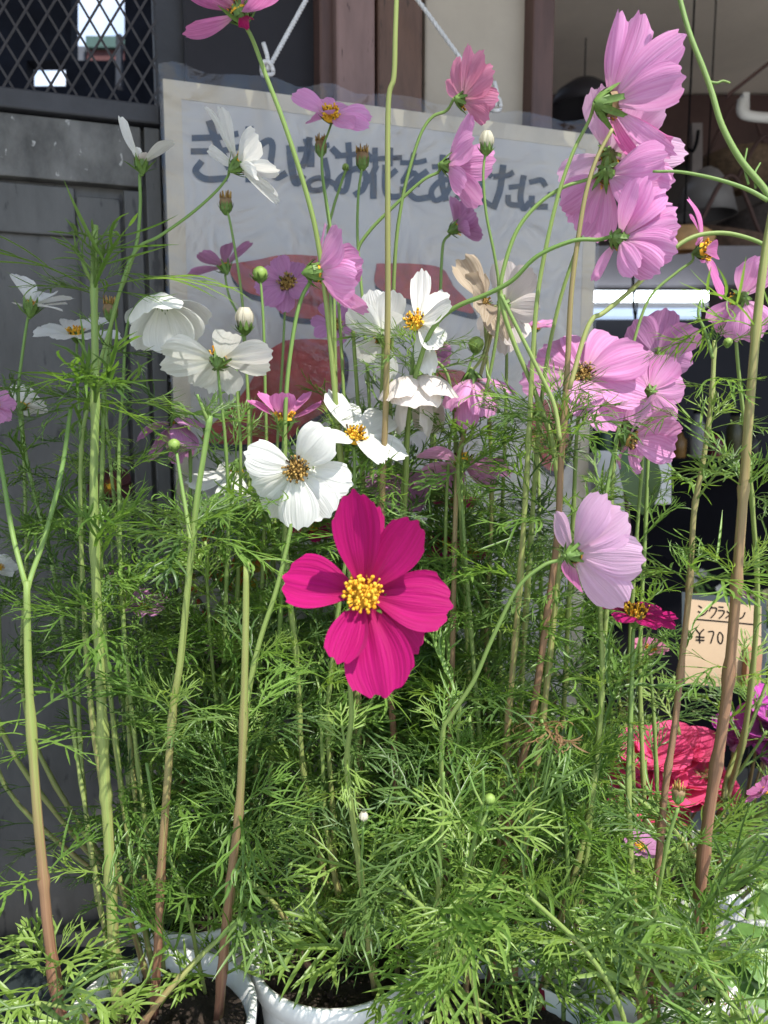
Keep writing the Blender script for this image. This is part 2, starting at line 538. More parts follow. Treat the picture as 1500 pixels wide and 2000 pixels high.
# ---- the sign
SO = (W0 - CAM).dot(WN) * 0      # wall face is the zero plane
SG = .055                        # the sign's face stands this far out
sl, sr = on_wall(331, 600, SG)[0], on_wall(1160, 600, SG)[0]
st_ = (on_wall(331, 153, SG)[1] + on_wall(1158, 262, SG)[1]) / 2
sb_ = on_wall(600, 1560, SG)[1]
sign = empty('flower_sign', wpt((sl + sr) / 2, sb_, SG), 'large handwritten flower sign in a clear sleeve hung by white ropes', 'sign')
mt_paper = simple('white paper', (.52, .50, .465), .55, .04, 3, .05, stretch=(1, 1, 1))
mt_tape = simple('cream tape', (.56, .50, .39), .45, .12, 10, .15)
mt_board = simple('grey board edge', (.12, .12, .13), .6, .2, 10, .1)
b = MB(); wall_box(b, sl, sr, sb_, st_, SG - .02, SG - .003); b.build('backing_board', mt_board, sign, bevel=.002)
tw = .019
b = MB(); wall_box(b, sl + tw, sr - tw, sb_ + tw, st_ - tw, SG - .003, SG); b.build('paper', mt_paper, sign)
b = MB(); wall_box(b, sl + .001, sl + tw, sb_ + tw, st_ - tw, SG - .003, SG + .0006); b.build('tape_border', mt_tape, sign)
b = MB(); wall_box(b, sr - tw, sr - .001, sb_ + tw, st_ - tw, SG - .003, SG + .0006); b.build('tape_border', mt_tape, sign)
b = MB(); wall_box(b, sl + .001, sr - .001, st_ - tw, st_ - .001, SG - .003, SG + .0007); b.build('tape_border', mt_tape, sign)
b = MB(); wall_box(b, sl + .001, sr - .001, sb_ + .001, sb_ + tw, SG - .003, SG + .0007); b.build('tape_border', mt_tape, sign)

mt_ink = simple('dark slate paint', (.045, .055, .075), .5, .25, 30, .05)
mt_red = simple('brick red paint', (.37, .055, .05), .5, .35, 45, .05)
mt_navyink = simple('navy paint', (.02, .025, .045), .5, .2, 30, .05)


def spx(x, y, o):
    s, z = on_wall(x, y, SG)
    return wpt(s, z, SG + o)


def stroke(mb, pts, wd, o, wend=None, n=5):
    """a brush stroke on the sign, its path read off the photograph, WD pixels wide"""
    q = spline([Vector((x, y, 0)) for x, y in pts], n) if len(pts) > 2 else [Vector((*pts[0], 0)), Vector((*pts[1], 0))]
    V = []
    m = len(q)
    for i, p in enumerate(q):
        T = (q[min(i + 1, m - 1)] - q[max(i - 1, 0)]).normalized()
        N = Vector((-T.y, T.x, 0))
        ww = wd + ((wend if wend is not None else wd) - wd) * i / (m - 1)
        e = T * (0 if 0 < i < m - 1 else (-.3 if i == 0 else .3) * ww)
        V += [spx(*(p + e + N * ww / 2).xy, o), spx(*(p + e - N * ww / 2).xy, o)]
    mb.add(V, [(2 * i, 2 * i + 1, 2 * i + 3, 2 * i + 2) for i in range(m - 1)])


CH = [  # the line of brush writing, character by character: strokes as (points, width)
    # ki
    [([(378, 270), (430, 268), (462, 262)], 12), ([(376, 296), (430, 295), (466, 288)], 12),
     ([(410, 240), (425, 285), (447, 326)], 15), ([(392, 318), (382, 335), (402, 350), (440, 349)], 13)],
    # re
    [([(487, 252), (488, 300), (487, 352)], 16), ([(472, 284), (500, 272), (474, 335)], 11),
     ([(490, 300), (520, 276), (532, 285), (528, 330), (540, 347), (556, 340)], 13)],
    # i
    [([(566, 288), (570, 330), (578, 358), (590, 345)], 15), ([(600, 275), (606, 300), (606, 322)], 16)],
    # na
    [([(584, 292), (615, 290), (640, 284)], 11), ([(604, 272), (598, 305), (590, 325)], 13), ([(650, 292), (662, 304)], 13),
     ([(634, 312), (640, 345), (632, 368), (608, 372), (602, 358), (622, 348), (650, 358), (664, 372)], 11)],
    # o
    [([(657, 305), (690, 302), (706, 298)], 11), ([(680, 282), (682, 330), (674, 372), (658, 368), (664, 348), (694, 330), (714, 342), (710, 368), (694, 380)], 12),
     ([(714, 300), (726, 312)], 13)],
    # flower
    [([(712, 312), (782, 308)], 10), ([(732, 292), (733, 322)], 11), ([(762, 292), (761, 322)], 11),
     ([(734, 326), (724, 346), (712, 360)], 12), ([(729, 345), (729, 385)], 13), ([(772, 334), (754, 350)], 11), ([(752, 326), (752, 372), (762, 384), (784, 382), (786, 368)], 12)],
    # wo
    [([(784, 318), (812, 318), (830, 314)], 10), ([(808, 302), (800, 330), (786, 356), (806, 338), (816, 350), (814, 362)], 11),
     ([(832, 336), (806, 356), (798, 374), (812, 388), (836, 386)], 12)],
    # a
    [([(846, 326), (872, 324), (890, 320)], 10), ([(864, 306), (862, 350), (870, 390)], 12),
     ([(886, 340), (872, 378), (850, 392), (842, 374), (860, 354), (890, 352), (900, 372), (888, 394)], 11)],
    # na
    [([(902, 334), (928, 332), (942, 328)], 10), ([(918, 318), (912, 345), (904, 360)], 11), ([(948, 334), (958, 344)], 11),
     ([(938, 350), (942, 384), (932, 400), (914, 402), (912, 390), (930, 384), (956, 400)], 10)],
    # ta
    [([(966, 345), (990, 343), (1000, 338)], 11), ([(982, 326), (976, 370), (964, 405)], 13), ([(996, 366), (1014, 364)], 10), ([(992, 384), (994, 398), (1016, 402)], 11)],
    # ni
    [([(1022, 346), (1016, 385), (1022, 408), (1032, 398)], 12), ([(1036, 356), (1056, 352), (1064, 362)], 11), ([(1038, 386), (1040, 402), (1066, 404)], 12)],
    # dots
    [([(1072, 380), (1080, 380)], 9), ([(1088, 382), (1096, 382)], 9), ([(1104, 383), (1112, 383)], 9)],
]
for ch in CH:
    mb = MB()
    for i, (pts, wd) in enumerate(ch):
        stroke(mb, pts, wd, .0009 + .00006 * i)
    mb.build('painted_character', mt_ink, sign)


def blob(pts, o, mat, name='painted_shape', n=4):
    q = spline([Vector((x, y, 0)) for x, y in pts + [pts[0]]], n)[:-1] if n > 1 else [Vector((x, y, 0)) for x, y in pts]
    mb = MB()
    mb.add([spx(p.x, p.y, o) for p in q], [tuple(range(len(q)))])
    ob = mb.build(name, mat, sign)
    return ob


REDS = [
    [(446, 516), (500, 508), (552, 498), (612, 500), (640, 508), (646, 560), (640, 600), (560, 585), (490, 574), (456, 545)],
    [(540, 590), (600, 584), (640, 590), (640, 618), (590, 622), (548, 612)],
    [(735, 515), (800, 515), (862, 524), (884, 558), (915, 590), (922, 612), (870, 600), (800, 585), (735, 560)],
    [(556, 665), (610, 662), (660, 672), (672, 720), (650, 790), (590, 830), (560, 860), (470, 868), (400, 862), (402, 842), (455, 790), (490, 745), (520, 690)],
    [(848, 724), (880, 722), (910, 730), (900, 765), (870, 775), (856, 750)],
    [(1030, 790), (1070, 780), (1100, 800), (1110, 870), (1080, 920), (1040, 880)],
]
for q in REDS:
    cx = sum(p[0] for p in q) / len(q); cy = sum(p[1] for p in q) / len(q)
    blob([(x + 5 + (x - cx) * .03, y + 11 + (y - cy) * .02) for x, y in q], .0008, mt_navyink)
    blob(q, .0011, mt_red)
mt_dot = simple('red print', (.52, .05, .03), .5, .2, 20, 0)
mt_or = simple('orange print', (.60, .17, .02), .5, .2, 20, 0)
mt_ye = simple('yellow print', (.62, .42, .04), .5, .2, 20, 0)
mt_bl = simple('blue print', (.12, .22, .34), .5, .2, 20, 0)
pr = random.Random(3)
for k in range(26):                          # garland of red dots round the printed picture
    a = 2 * math.pi * k / 26
    x, y, r_ = 478 + 102 * math.cos(a), 1125 + 108 * math.sin(a), pr.uniform(5, 8)
    blob([(x + r_ * math.cos(t), y + r_ * math.sin(t)) for t in (0, 1.2, 2.5, 3.8, 5)], .0009, mt_dot, 'printed_dot', 2)
for k in range(30):
    a, d = pr.uniform(0, 6.28), pr.uniform(0, 72)
    x, y, r_ = 480 + d * math.cos(a), 1125 + d * math.sin(a), pr.uniform(7, 13)
    blob([(x + r_ * pr.uniform(.7, 1.2) * math.cos(t), y + r_ * pr.uniform(.7, 1.2) * math.sin(t)) for t in (0, 1.2, 2.5, 3.8, 5)], .0010 + .00004 * k, pr.choice([mt_or, mt_or, mt_ye, mt_dot]), 'printed_flower', 3)
for k in range(7):
    mb = MB(); stroke(mb, [(430 + 4 * k, 1010 + 7 * k), (520 - 3 * k, 1012 + 7 * k)], 3, .0008); mb.build('printed_line', mt_bl, sign)

# clear sleeve: thin film, wrinkled at the top where it stands above the board
m, n, l, bs, out = newmat('clear film')
tp = n.new('ShaderNodeBsdfTransparent'); tp.inputs[0].default_value = (.97, .97, .98, 1)
gl = n.new('ShaderNodeBsdfGlossy'); gl.inputs['Roughness'].default_value = .12
fr = n.new('ShaderNodeFresnel'); fr.inputs[0].default_value = 1.5
no = n.new('ShaderNodeTexNoise'); no.inputs['Scale'].default_value = 11; no.inputs['Detail'].default_value = 4; no.inputs['Distortion'].default_value = 1.5
tc = n.new('ShaderNodeTexCoord'); l.new(tc.outputs['Object'], no.inputs['Vector'])
bp = n.new('ShaderNodeBump'); bp.inputs['Strength'].default_value = .9; bp.inputs['Distance'].default_value = .008
l.new(no.outputs['Fac'], bp.inputs['Height']); l.new(bp.outputs[0], gl.inputs['Normal']); l.new(bp.outputs[0], fr.inputs['Normal'])
mxs = n.new('ShaderNodeMixShader'); l.new(fr.outputs[0], mxs.inputs[0]); l.new(tp.outputs[0], mxs.inputs[1]); l.new(gl.outputs[0], mxs.inputs[2])
l.new(mxs.outputs[0], out.inputs['Surface'])
mt_film = m
b = MB()
NX, NZ = 40, 30
film_top = st_ + .012
V = []
for j in range(NZ + 1):
    for i in range(NX + 1):
        u, v = i / NX, j / NZ
        s_, z_ = sl - .003 + (sr - sl + .006) * u, sb_ - .003 + (film_top - sb_ + .003) * v
        o_ = SG + .0028 + .0010 * math.sin(u * 37 + v * 9) * math.sin(v * 23 + u * 4) + (.004 * math.sin(u * 60) * max(0, v - .93) / .07)
        V.append(wpt(s_, z_ + (.003 * math.sin(u * 41) if j == NZ else 0), o_))
b.add(V, [(j * (NX + 1) + i, j * (NX + 1) + i + 1, (j + 1) * (NX + 1) + i + 1, (j + 1) * (NX + 1) + i) for j in range(NZ) for i in range(NX)])
b.build('plastic_sleeve', mt_film, sign, True)

# ropes that hold the sign
mt_rope = simple('white nylon rope', (.62, .62, .63), .6, .15, 200, .3)
def rope(px0, px1, o0, o1, label):
    p0, p1 = wpt(*on_wall(*px0, o0), o0), wpt(*on_wall(*px1, o1), o1)
    r0 = empty('rope', p1, label, 'rope', 'white ropes holding the sign')
    d = (p1 - p0); T = d.normalized(); A = T.orthogonal().normalized(); B = T.cross(A)
    for k in range(3):
        mb = MB()
        nn = 60
        mb.tube([p0 + d * (i / nn) + (A * math.cos(i * .9 + k * 2.094) + B * math.sin(i * .9 + k * 2.094)) * .0013 for i in range(nn + 1)], .0015, 6)
        mb.build('strand', mt_rope, r0, True)
    kn = MB()
    q = [p1 + Vector((math.cos(a) * .006, -.002 + math.sin(a * 2.3) * .004, math.sin(a) * .007)) for a in [i * .5 for i in range(20)]]
    kn.tube(spline(q, 3), .0024, 6)
    kn.tube(spline([p1, p1 + Vector((.001, -.004, .012)), p1 + Vector((-.003, -.005, .026))], 4), .0024, 6)
    kn.build('knot', mt_rope, r0, True)
rope((606, -15), (522, 138), .035, .05, 'white twisted rope knotted at the top left of the sign')
rope((805, -15), (968, 208), .035, .05, 'white twisted rope knotted at the top right of the sign')

# ---- inside the shop, right
def sbox(parent, name, x0, y0, x1, y1, Z, th, mat, bevel=0):
    a, b_, c = P(x0, y1, Z), P(x1, y1, Z), P(x0, y0, Z)
    bb = MB(); bb.box(a, b_ - a, c - a, FWD * th)
    return bb.build(name, mat, parent, bevel=bevel)
room = empty('shop_room', (1.6, 2.4, 0), 'dim shop room with a beige ceiling and brown beam at the right', 'room')
mt_ceil = simple('beige ceiling board', (.78, .70, .61), .7, .1, 3, .1)
mt_beam = simple('red brown beam', (.06, .03, .027), .6, .3, 6, .2)
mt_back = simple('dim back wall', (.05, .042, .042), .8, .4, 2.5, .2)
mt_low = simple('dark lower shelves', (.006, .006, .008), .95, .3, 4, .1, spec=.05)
b = MB(); b.box((.40, 1.0, 2.42), (1.19, 0, 0), (0, 2.4, 0), (0, 0, .05)); b.build('ceiling_board', mt_ceil, room)
b = MB(); b.box((1.60, 1.0, 2.425), (2.2, 0, 0), (0, 2.4, 0), (0, 0, .05)); b.build('ceiling_board', mt_ceil, room)
b = MB(); b.box((1.575, 1.0, 2.41), (.04, 0, 0), (0, 2.4, 0), (0, 0, .015)); b.build('ceiling_batten', mt_beam, room)
b = MB(); b.box((.2, 3.2, 2.18), (3.6, 0, 0), (0, .1, 0), (0, 0, .23)); b.build('beam', mt_beam, room)
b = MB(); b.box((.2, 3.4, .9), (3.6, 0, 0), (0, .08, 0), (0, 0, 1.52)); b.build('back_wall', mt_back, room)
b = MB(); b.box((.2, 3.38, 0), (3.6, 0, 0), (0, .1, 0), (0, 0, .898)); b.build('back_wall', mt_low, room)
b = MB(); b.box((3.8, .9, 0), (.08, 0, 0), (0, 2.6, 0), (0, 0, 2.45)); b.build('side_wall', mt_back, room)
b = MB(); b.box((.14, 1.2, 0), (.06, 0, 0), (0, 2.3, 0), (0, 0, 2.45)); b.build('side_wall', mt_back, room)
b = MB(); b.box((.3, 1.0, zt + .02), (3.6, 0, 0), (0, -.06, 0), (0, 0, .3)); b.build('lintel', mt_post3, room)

case = empty('display_case', P(1270, 1000, 1.9), 'dark display case under a white fluorescent light at the back of the shop', 'display case')
mt_tube = bpy.data.materials.new('fluorescent light'); mt_tube.use_nodes = True
tn = mt_tube.node_tree.nodes; e_ = tn['Principled BSDF']
e_.inputs['Emission Color'].default_value = (.86, .95, 1, 1); e_.inputs['Emission Strength'].default_value = 4.0
sbox(case, 'light_tube', 1090, 568, 1384, 586, 1.9, .03, mt_tube)
mt_shelf = simple('white shelf lip', (.6, .6, .62), .4, .08, 5, 0)
mt_strip = bpy.data.materials.new('lit diffuser'); mt_strip.use_nodes = True
e_ = mt_strip.node_tree.nodes['Principled BSDF']; e_.inputs['Base Color'].default_value = (.5, .55, .6, 1)
e_.inputs['Emission Color'].default_value = (.50, .66, .95, 1); e_.inputs['Emission Strength'].default_value = .42
sbox(case, 'light_strip', 1090, 600, 1368, 618, 1.88, .03, mt_strip)
sbox(case, 'strip_frame', 1090, 590, 1384, 598, 1.86, .05, mt_shelf)
sbox(case, 'header_board', 1090, 480, 1500, 556, 1.95, .03, simple('grey case header', (.14, .13, .145), .5, .2, 4, .1))
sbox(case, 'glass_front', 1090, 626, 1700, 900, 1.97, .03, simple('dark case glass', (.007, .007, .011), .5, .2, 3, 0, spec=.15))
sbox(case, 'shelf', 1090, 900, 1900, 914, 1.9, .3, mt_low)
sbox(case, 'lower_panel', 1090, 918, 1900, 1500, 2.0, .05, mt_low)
cr = empty('power_cord', P(1240, 500, 1.8), 'black cord hanging in front of the fluorescent light', 'cord')
b = MB(); b.tube(spline([P(1234, 420, 1.8), P(1236, 520, 1.8), P(1238, 600, 1.8), P(1246, 650, 1.8)], 5), .003, 6); b.build('cord', mt_low, cr, True)
b = MB(); b.tube(spline([P(1240, 560, 1.79), P(1244, 600, 1.79), P(1236, 660, 1.79)], 5), .002, 6); b.build('cord', mt_low, cr, True)

# dim goods in the shop: baskets on hooks, jars and bundles on the case
gd = random.Random(12)
for i, (x, y, Zg, r_, nm) in enumerate([(1440, 330, 2.5, .11, 'wicker'), (1420, 470, 2.1, .09, 'brown'), (1490, 420, 2.3, .12, 'dark'), (1180, 420, 2.4, .10, 'grey'), (1130, 500, 2.3, .07, 'round')]):
    c_ = P(x, y, Zg)
    o_ = empty('hanging_basket', c_, nm + ' basket hanging dim in the shop, ' + ['under the white bracket', 'right of the grey bell lamp', 'at the right edge of the picture', 'behind the upper right pink clump', 'close to the right edge of the sign'][i], 'basket')
    mb = MB()
    mb.lathe(c_, (gd.uniform(-.5, .5), gd.uniform(-.3, .3), 1), [(r_ * .3, -r_ * .7), (r_ * .8, -r_ * .5), (r_, 0), (r_ * 1.05, r_ * .3), (r_ * .98, r_ * .3), (r_ * .9, 0)], 18)
    mb.build('bowl', simple(nm + ' basket weave', [(.12, .08, .05), (.09, .055, .04), (.05, .04, .04), (.09, .085, .09), (.07, .055, .05)][i], .8, .5, 70, .6), o_, True)
    mb = MB(); mb.tube(spline([c_ + Vector((-r_, 0, r_ * .2)), c_ + Vector((0, 0, r_ * 1.9)), c_ + Vector((r_, 0, r_ * .2))], 8), .006, 6); mb.build('handle', mt_beam, o_, True)
for i in range(9):
    x = 1180 + i * 36
    c_ = P(x, 895, 1.86)
    o_ = empty('jar', c_, ['green', 'brown', 'blue', 'grey', 'amber', 'white', 'dark red', 'olive', 'black'][i] + ' jar in the row on the display case shelf', 'jar')
    hh = gd.uniform(.05, .11)
    mb = MB(); mb.lathe(c_ + ZV * .002, ZV, [(.001, 0), (.018, 0), (.019, hh * .7), (.010, hh * .85), (.010, hh), (.001, hh)], 14)
    mb.build('body', simple('jar glaze %d' % i, [(.03, .07, .04), (.08, .04, .02), (.03, .04, .09), (.08, .08, .08), (.12, .06, .01), (.2, .2, .2), (.08, .01, .02), (.05, .05, .02), (.01, .01, .01)][i], .4, .2, 20, .05), o_, True)
    mb = MB(); mb.lathe(c_ + ZV * (hh + .003), ZV, [(.001, 0), (.012, 0), (.012, .008), (.001, .008)], 12); mb.build('lid', mt_low, o_, True)

# hanging lamps
def lamp(px, py, Z, r, h, mat, label, rib=0):
    c = P(px, py, Z)
    o = empty('hanging_lamp', c, label, 'lamp')
    mb = MB()
    prof = [(.012, h), (r * .35, h * .92), (r * .75, h * .6), (r, 0), (r * .97, 0), (r * .7, h * .55), (r * .3, h * .85)]
    if rib:
        prof = []
        for i in range(19):
            t = i / 18
            rr = r * math.sin(math.pi * (.08 + .84 * t)) ** .6
            prof.append((rr + (.004 if i % 2 else 0), -h + 2 * h * t))
    mb.lathe(c, ZV, prof, 28)
    mb.build('lamp_shade', mat, o, True)
    mb = MB(); mb.tube([c + ZV * h, Vector((c.x, c.y, 2.41))], .002, 6); mb.build('cord', mt_low, o, True)
lamp(1335, 468, 1.7, .062, .026, simple('rattan weave', (.46, .27, .12), .6, .3, 40, .4), 'round rattan lamp shade hanging in the shop', 1)
lamp(1378, 420, 2.2, .085, .13, simple('grey enamel shade', (.16, .155, .16), .4, .15, 6, .05), 'grey bell shaped lamp hanging behind the pink flowers')
lamp(1140, 215, 2.6, .12, .10, simple('dark iron shade', (.03, .028, .035), .5, .2, 6, .05), 'dark lamp shade hanging under the brown beam')
pl = empty('hook_rail', P(1360, 320, 2.3), 'grey rail with a dark hook hanging below the shop beam', 'hook')
sbox(pl, 'rail', 1352, 240, 1372, 410, 2.3, .02, simple('grey rail', (.16, .14, .14), .5, .2, 6, .05))
b = MB(); b.tube(spline([P(1364, 255, 2.28), P(1360, 280, 2.28), P(1352, 296, 2.28), P(1345, 290, 2.28)], 5), .005, 6); b.build('hook', mt_low, pl, True)
wb = empty('white_bracket', P(1470, 215, 1.9), 'white curved bracket under the ceiling at the right edge', 'bracket')
mt_wh = simple('white enamel', (.55, .54, .52), .4, .1, 6, .05)
b = MB(); b.tube(spline([P(1450, 195, 1.9), P(1448, 215, 1.9), P(1462, 226, 1.9), P(1520, 232, 1.9)], 6), .012, 8); b.build('arm', mt_wh, wb, True)
sbox(wb, 'plate', 1452, 180, 1464, 215, 1.92, .02, mt_wh)
b = MB(); b.box(P(1420, 190, 2.0), P(1560, 80, 2.0) - P(1420, 190, 2.0), UP * .01, FWD * .01); b.build('brace', mt_beam, wb)

# unseen shop awning, its front edge bent to place sun and shade
AE = 0.02
aw = empty('awning', wpt(.3, 2.2, .5), 'unseen shop awning, edge shaped to shade the wall and left side', 'awning')
A0 = Vector((0, AE, 0))
b = MB()
EDGE = [(-3.4, -2.6), (-.3, -.62), (.2, -.2), (.245, -.08), (.275, .08), (.4, .16), (.57, .235), (.9, .32), (3.2, 1.0), (3.2, 2.0), (-3.4, -.14)]
ne = len(EDGE)
b.add([(x, y, 2.24) for x, y in EDGE] + [(x, y, 2.27) for x, y in EDGE], [tuple(range(ne))[::-1], tuple(range(ne, 2 * ne))] + [(i, (i + 1) % ne, ne + (i + 1) % ne, ne + i) for i in range(ne)])
b.build('shade_canopy', simple('awning canvas', (.42, .40, .36), .8, .1, 6, .1), aw)

# ------------------------------------------------------------------ bench, pots
bench = empty('display_bench', (0, .55, BENCH_Z), 'dark plastic bench the white flower pots stand on', 'bench')
mt_tray = simple('dark green plastic', (.022, .03, .032), .45, .3, 10, .1)
b = MB(); b.box((-.75, .30, BENCH_Z - .03), (1.6, 0, 0), (0, .42, 0), (0, 0, .03)); b.build('bench_top', mt_tray, bench, bevel=.004)
for x in (-.7, .78):
    for y in (.33, .67):
        b = MB(); b.box((x - .02, y - .02, 0), (.04, 0, 0), (0, .04, 0), (0, 0, BENCH_Z - .031)); b.build('leg', mt_tray, bench)
tray = empty('seedling_tray', on_level(60, 1960, -.43)[1], 'dark plastic tray with round sockets at the lower left', 'tray')
tz = BENCH_Z + .055
Zc, pc = on_level(95, 1955, tz - 1.15)
b = MB(); b.box((pc.x - .16, pc.y - .09, BENCH_Z + .001), (.19, 0, 0), (0, .15, 0), (0, 0, tz - BENCH_Z - .006)); b.build('tray_body', mt_tray, tray, bevel=.004)
for k in (0, 1):
    b = MB(); b.lathe((pc.x - .004 - .062 * k, pc.y, tz - .005), ZV, [(.017, 0), (.024, .0), (.026, .004), (.022, .006), (.018, .003), (.014, .002), (.001, .002)], 28); b.build('socket', mt_tray, tray, True)

m_pot = simple('white plastic pot', (.72, .72, .70), .5, .05, 9, 0, spots=((.40, .37, .31), .68, 60), spec=.3)
m_potg = simple('grey plastic pot', (.30, .31, .31), .4, .1, 4, .03)
m_soil = simple('potting soil', (.035, .024, .017), .95, .6, 120, 1.0, spots=((.16, .12, .08), .66, 160))
POTS = []


def pot(x, y, r, label, rim=RIM_Z, h=.125, mat=None, group='flower pots on the bench', soil_drop=.015):
    o = empty('flower_pot', (x, y, rim - h), label, 'flower pot', group)
    mb = MB()
    mb.lathe((x, y, rim - h), ZV, [(.01, .002), (r * .72, .0), (r * .93, h - .02), (r * .935, h - .018), (r, h - .017), (r + .001, h - .002), (r - .001, h), (r - .0035, h - .001), (r * .9, h - .018), (r * .86, h * .5)], 48)
    mb.build('pot_body', mat or m_pot, o, True)
    mb = MB()
    pr_ = random.Random(int((x + 2) * 1000))
    rings, nn = 7, 22
    V = [Vector((x, y, rim - soil_drop + .004))]
    for i in range(1, rings + 1):
        for k in range(nn):
            a = 2 * math.pi * k / nn
            rr = r * .9 * i / rings
            V.append(Vector((x + rr * math.cos(a), y + rr * math.sin(a), rim - soil_drop + (pr_.uniform(-.004, .004) if i < rings else -.002))))
    fs = [(0, 1 + k, 1 + (k + 1) % nn) for k in range(nn)]
    fs += [(1 + (i - 1) * nn + k, 1 + i * nn + k, 1 + i * nn + (k + 1) % nn, 1 + (i - 1) * nn + (k + 1) % nn) for i in range(1, rings) for k in range(nn)]
    mb.add(V, fs)
    for i in range(60):                    # crumbs
        a, q = pr_.uniform(0, 6.28), r * .85 * math.sqrt(pr_.random())
        mb.ball((x + q * math.cos(a), y + q * math.sin(a), rim - soil_drop + .002), pr_.uniform(.0012, .0035), 5, 3)
    sobj = mb.build('soil', m_soil, o, True)
    sobj['kind'] = 'stuff'
    POTS.append((x, y, r, rim - soil_drop))
    return o


for (px, py, r, lb) in [
    (315, 1975, .064, 'white plastic pot with its rim showing at the lower left'),
    (655, 1850, .064, 'white plastic pot under the magenta cosmos at the bottom middle'),
    (990, 1985, .064, 'white plastic pot right of the middle, with a plant tag in it'),
    (1270, 1850, .064, 'white plastic pot at the lower right below the coral cyclamen'),
    (1400, 2140, .056, 'white plastic pot at the front right corner of the bench'),
    (400, 1735, .060, 'white plastic pot in the back row behind the lower left pot'),
    (760, 1668, .060, 'white plastic pot in the back row behind the middle pot'),
    (1000, 1712, .060, 'white plastic pot in the back row, right of the middle'),
    (1335, 1676, .060, 'white plastic pot in the back row below the coral cyclamen blooms'),
]:
    Zp, c = on_level(px, py, -.405)
    pot(c.x, c.y, r, lb)

# plant tag
o = empty('plant_tag', on_level(1070, 1965, -.42)[1], 'white plastic plant tag with red edge stuck in the right middle pot', 'tag')
a = on_level(1058, 1930, -.40)[1]
b = MB(); b.box(a, Vector((.022, -.014, 0)), Vector((.006, .004, -.05)), Vector((.0006, .0008, 0))); b.build('card', m_pot, o)
b = MB(); b.box(a + Vector((-.0016, .0006, -.001)), Vector((.003, -.002, 0)), Vector((.006, .004, -.05)), Vector((.0008, .001, 0))); b.build('edge', simple('dark red edge', (.16, .01, .03), .5, .1, 10, 0), o)


# ------------------------------------------------------------------ leaves: feathery, twice divided
def leaf_mesh(seed, width, name, mat, pairs=5, droop=.5, curl=0.25, sub=True, bare=.26):
    """one cosmos leaf, 1 long, along +x, face to +z"""
    q = random.Random(seed)
    mb = MB()

    def ribbon(p, d, n_, L, wd, bend, bendn, seg=4):
        p = p.copy(); d = d.copy()
        V, c = [], []
        for i in range(seg + 1):
            t = i / seg
            sd_ = d.cross(n_).normalized()
            ww = wd * (.75 + .5 * math.sin(math.pi * min(1, t * 1.15))) * (1 if t < .75 else max(.12, (1 - t) / .25))
            V += [p + sd_ * ww * .5 + n_ * ww * .16, p - n_ * ww * .12, p - sd_ * ww * .5 + n_ * ww * .16]
            c.append((p.copy(), d.copy(), n_.copy()))
            rot = Matrix.Rotation(bend / seg, 3, n_) @ Matrix.Rotation(bendn / seg, 3, sd_)
            d = (rot @ d).normalized()
            n_ = (rot @ n_); n_ = (n_ - d * n_.dot(d)).normalized()
            p = p + d * (L / seg)
        f = []
        for i in range(seg):
            for k in (0, 1):
                f.append((3 * i + k, 3 * i + k + 1, 3 * i + k + 4, 3 * i + k + 3))
        mb.add(V, f)
        return c

    rach = ribbon(Vector((0, 0, 0)), Vector((1, 0, .15)).normalized(), Vector((-.15, 0, 1)).normalized(), .86, width * 1.15, q.uniform(-.25, .25), -droop, 8)

    def at(c, t):
        x = t * (len(c) - 1)
        i = min(int(x), len(c) - 2)
        f = x - i
        return c[i][0].lerp(c[i + 1][0], f), c[i][1].lerp(c[i + 1][1], f).normalized(), c[i][2].lerp(c[i + 1][2], f).normalized()

    for j in range(pairs):
        t = bare + (1 - bare - .03) * (j + .2) / pairs
        for sgn in (1, -1):
            tt = min(.98, t + q.uniform(-.03, .03))
            p, d, n_ = at(rach, tt)
            Lp = (.58 - .32 * (j / pairs)) * q.uniform(.7, 1.25)
            ang = sgn * q.uniform(.5, 1.05)
            dd = Matrix.Rotation(ang, 3, n_) @ d
            tilt = q.uniform(-.1, .45)
            dd = (dd + n_ * tilt * .6).normalized()
            nn = (n_ - dd * n_.dot(dd)).normalized()
            c = ribbon(p, dd, nn, Lp, width * q.uniform(.8, 1.05), -sgn * curl * q.uniform(-.4, 2.4), -q.uniform(-.5, 1.1), 5)
            if sub and Lp > .24:
                for tq in ((.36, .62) if Lp > .36 else (.5,)):
                    for s2_ in (1, -1):
                        if q.random() < .36:
                            continue
                        p2, d2, n2 = at(c, tq + q.uniform(-.06, .06))
                        a2 = s2_ * q.uniform(.5, .85)
                        e = (Matrix.Rotation(a2, 3, n2) @ d2 + n2 * q.uniform(-.15, .3)).normalized()
                        m2 = (n2 - e * n2.dot(e)).normalized()
                        ribbon(p2, e, m2, Lp * q.uniform(.4, .8), width * q.uniform(.65, .9), -s2_ * curl * q.uniform(-.3, 2.6), -q.uniform(-.6, 1.0), 4)
    p, d, n_ = at(rach, 1)
    ribbon(p, d, n_, .16, width, 0, .2, 3)
    return mb.mesh(name, mat, True)


LEAF = {
    'fine': [leaf_mesh(i, .019 + .004 * (i % 3), 'fine_leaf', M['leaf_dark' if i % 5 in (1, 3) else 'leaf'], 4 + i % 2, .25 + .25 * (i % 5), .3 + .2 * (i % 4)) for i in range(24)],
    'young': [leaf_mesh(50 + i, .024, 'young_leaf', M['leafy'], 4 + i % 2, .2 + .2 * (i % 4), .3) for i in range(8)],
    'broad': [leaf_mesh(80 + i, .040, 'broad_leaf', M['leafy'], 4, .3 + .2 * (i % 3), .2) for i in range(6)],
    'dry': [leaf_mesh(120 + i, .026, 'dry_leaf', M['dry'], 4, 1.9 + .5 * (i % 2), 1.3) for i in range(4)],
    'bare': [leaf_mesh(140 + i, .021, 'sparse_leaf', M['leaf'], 3, .3 + .3 * (i % 3), .5, sub=False, bare=.35) for i in range(6)],
}


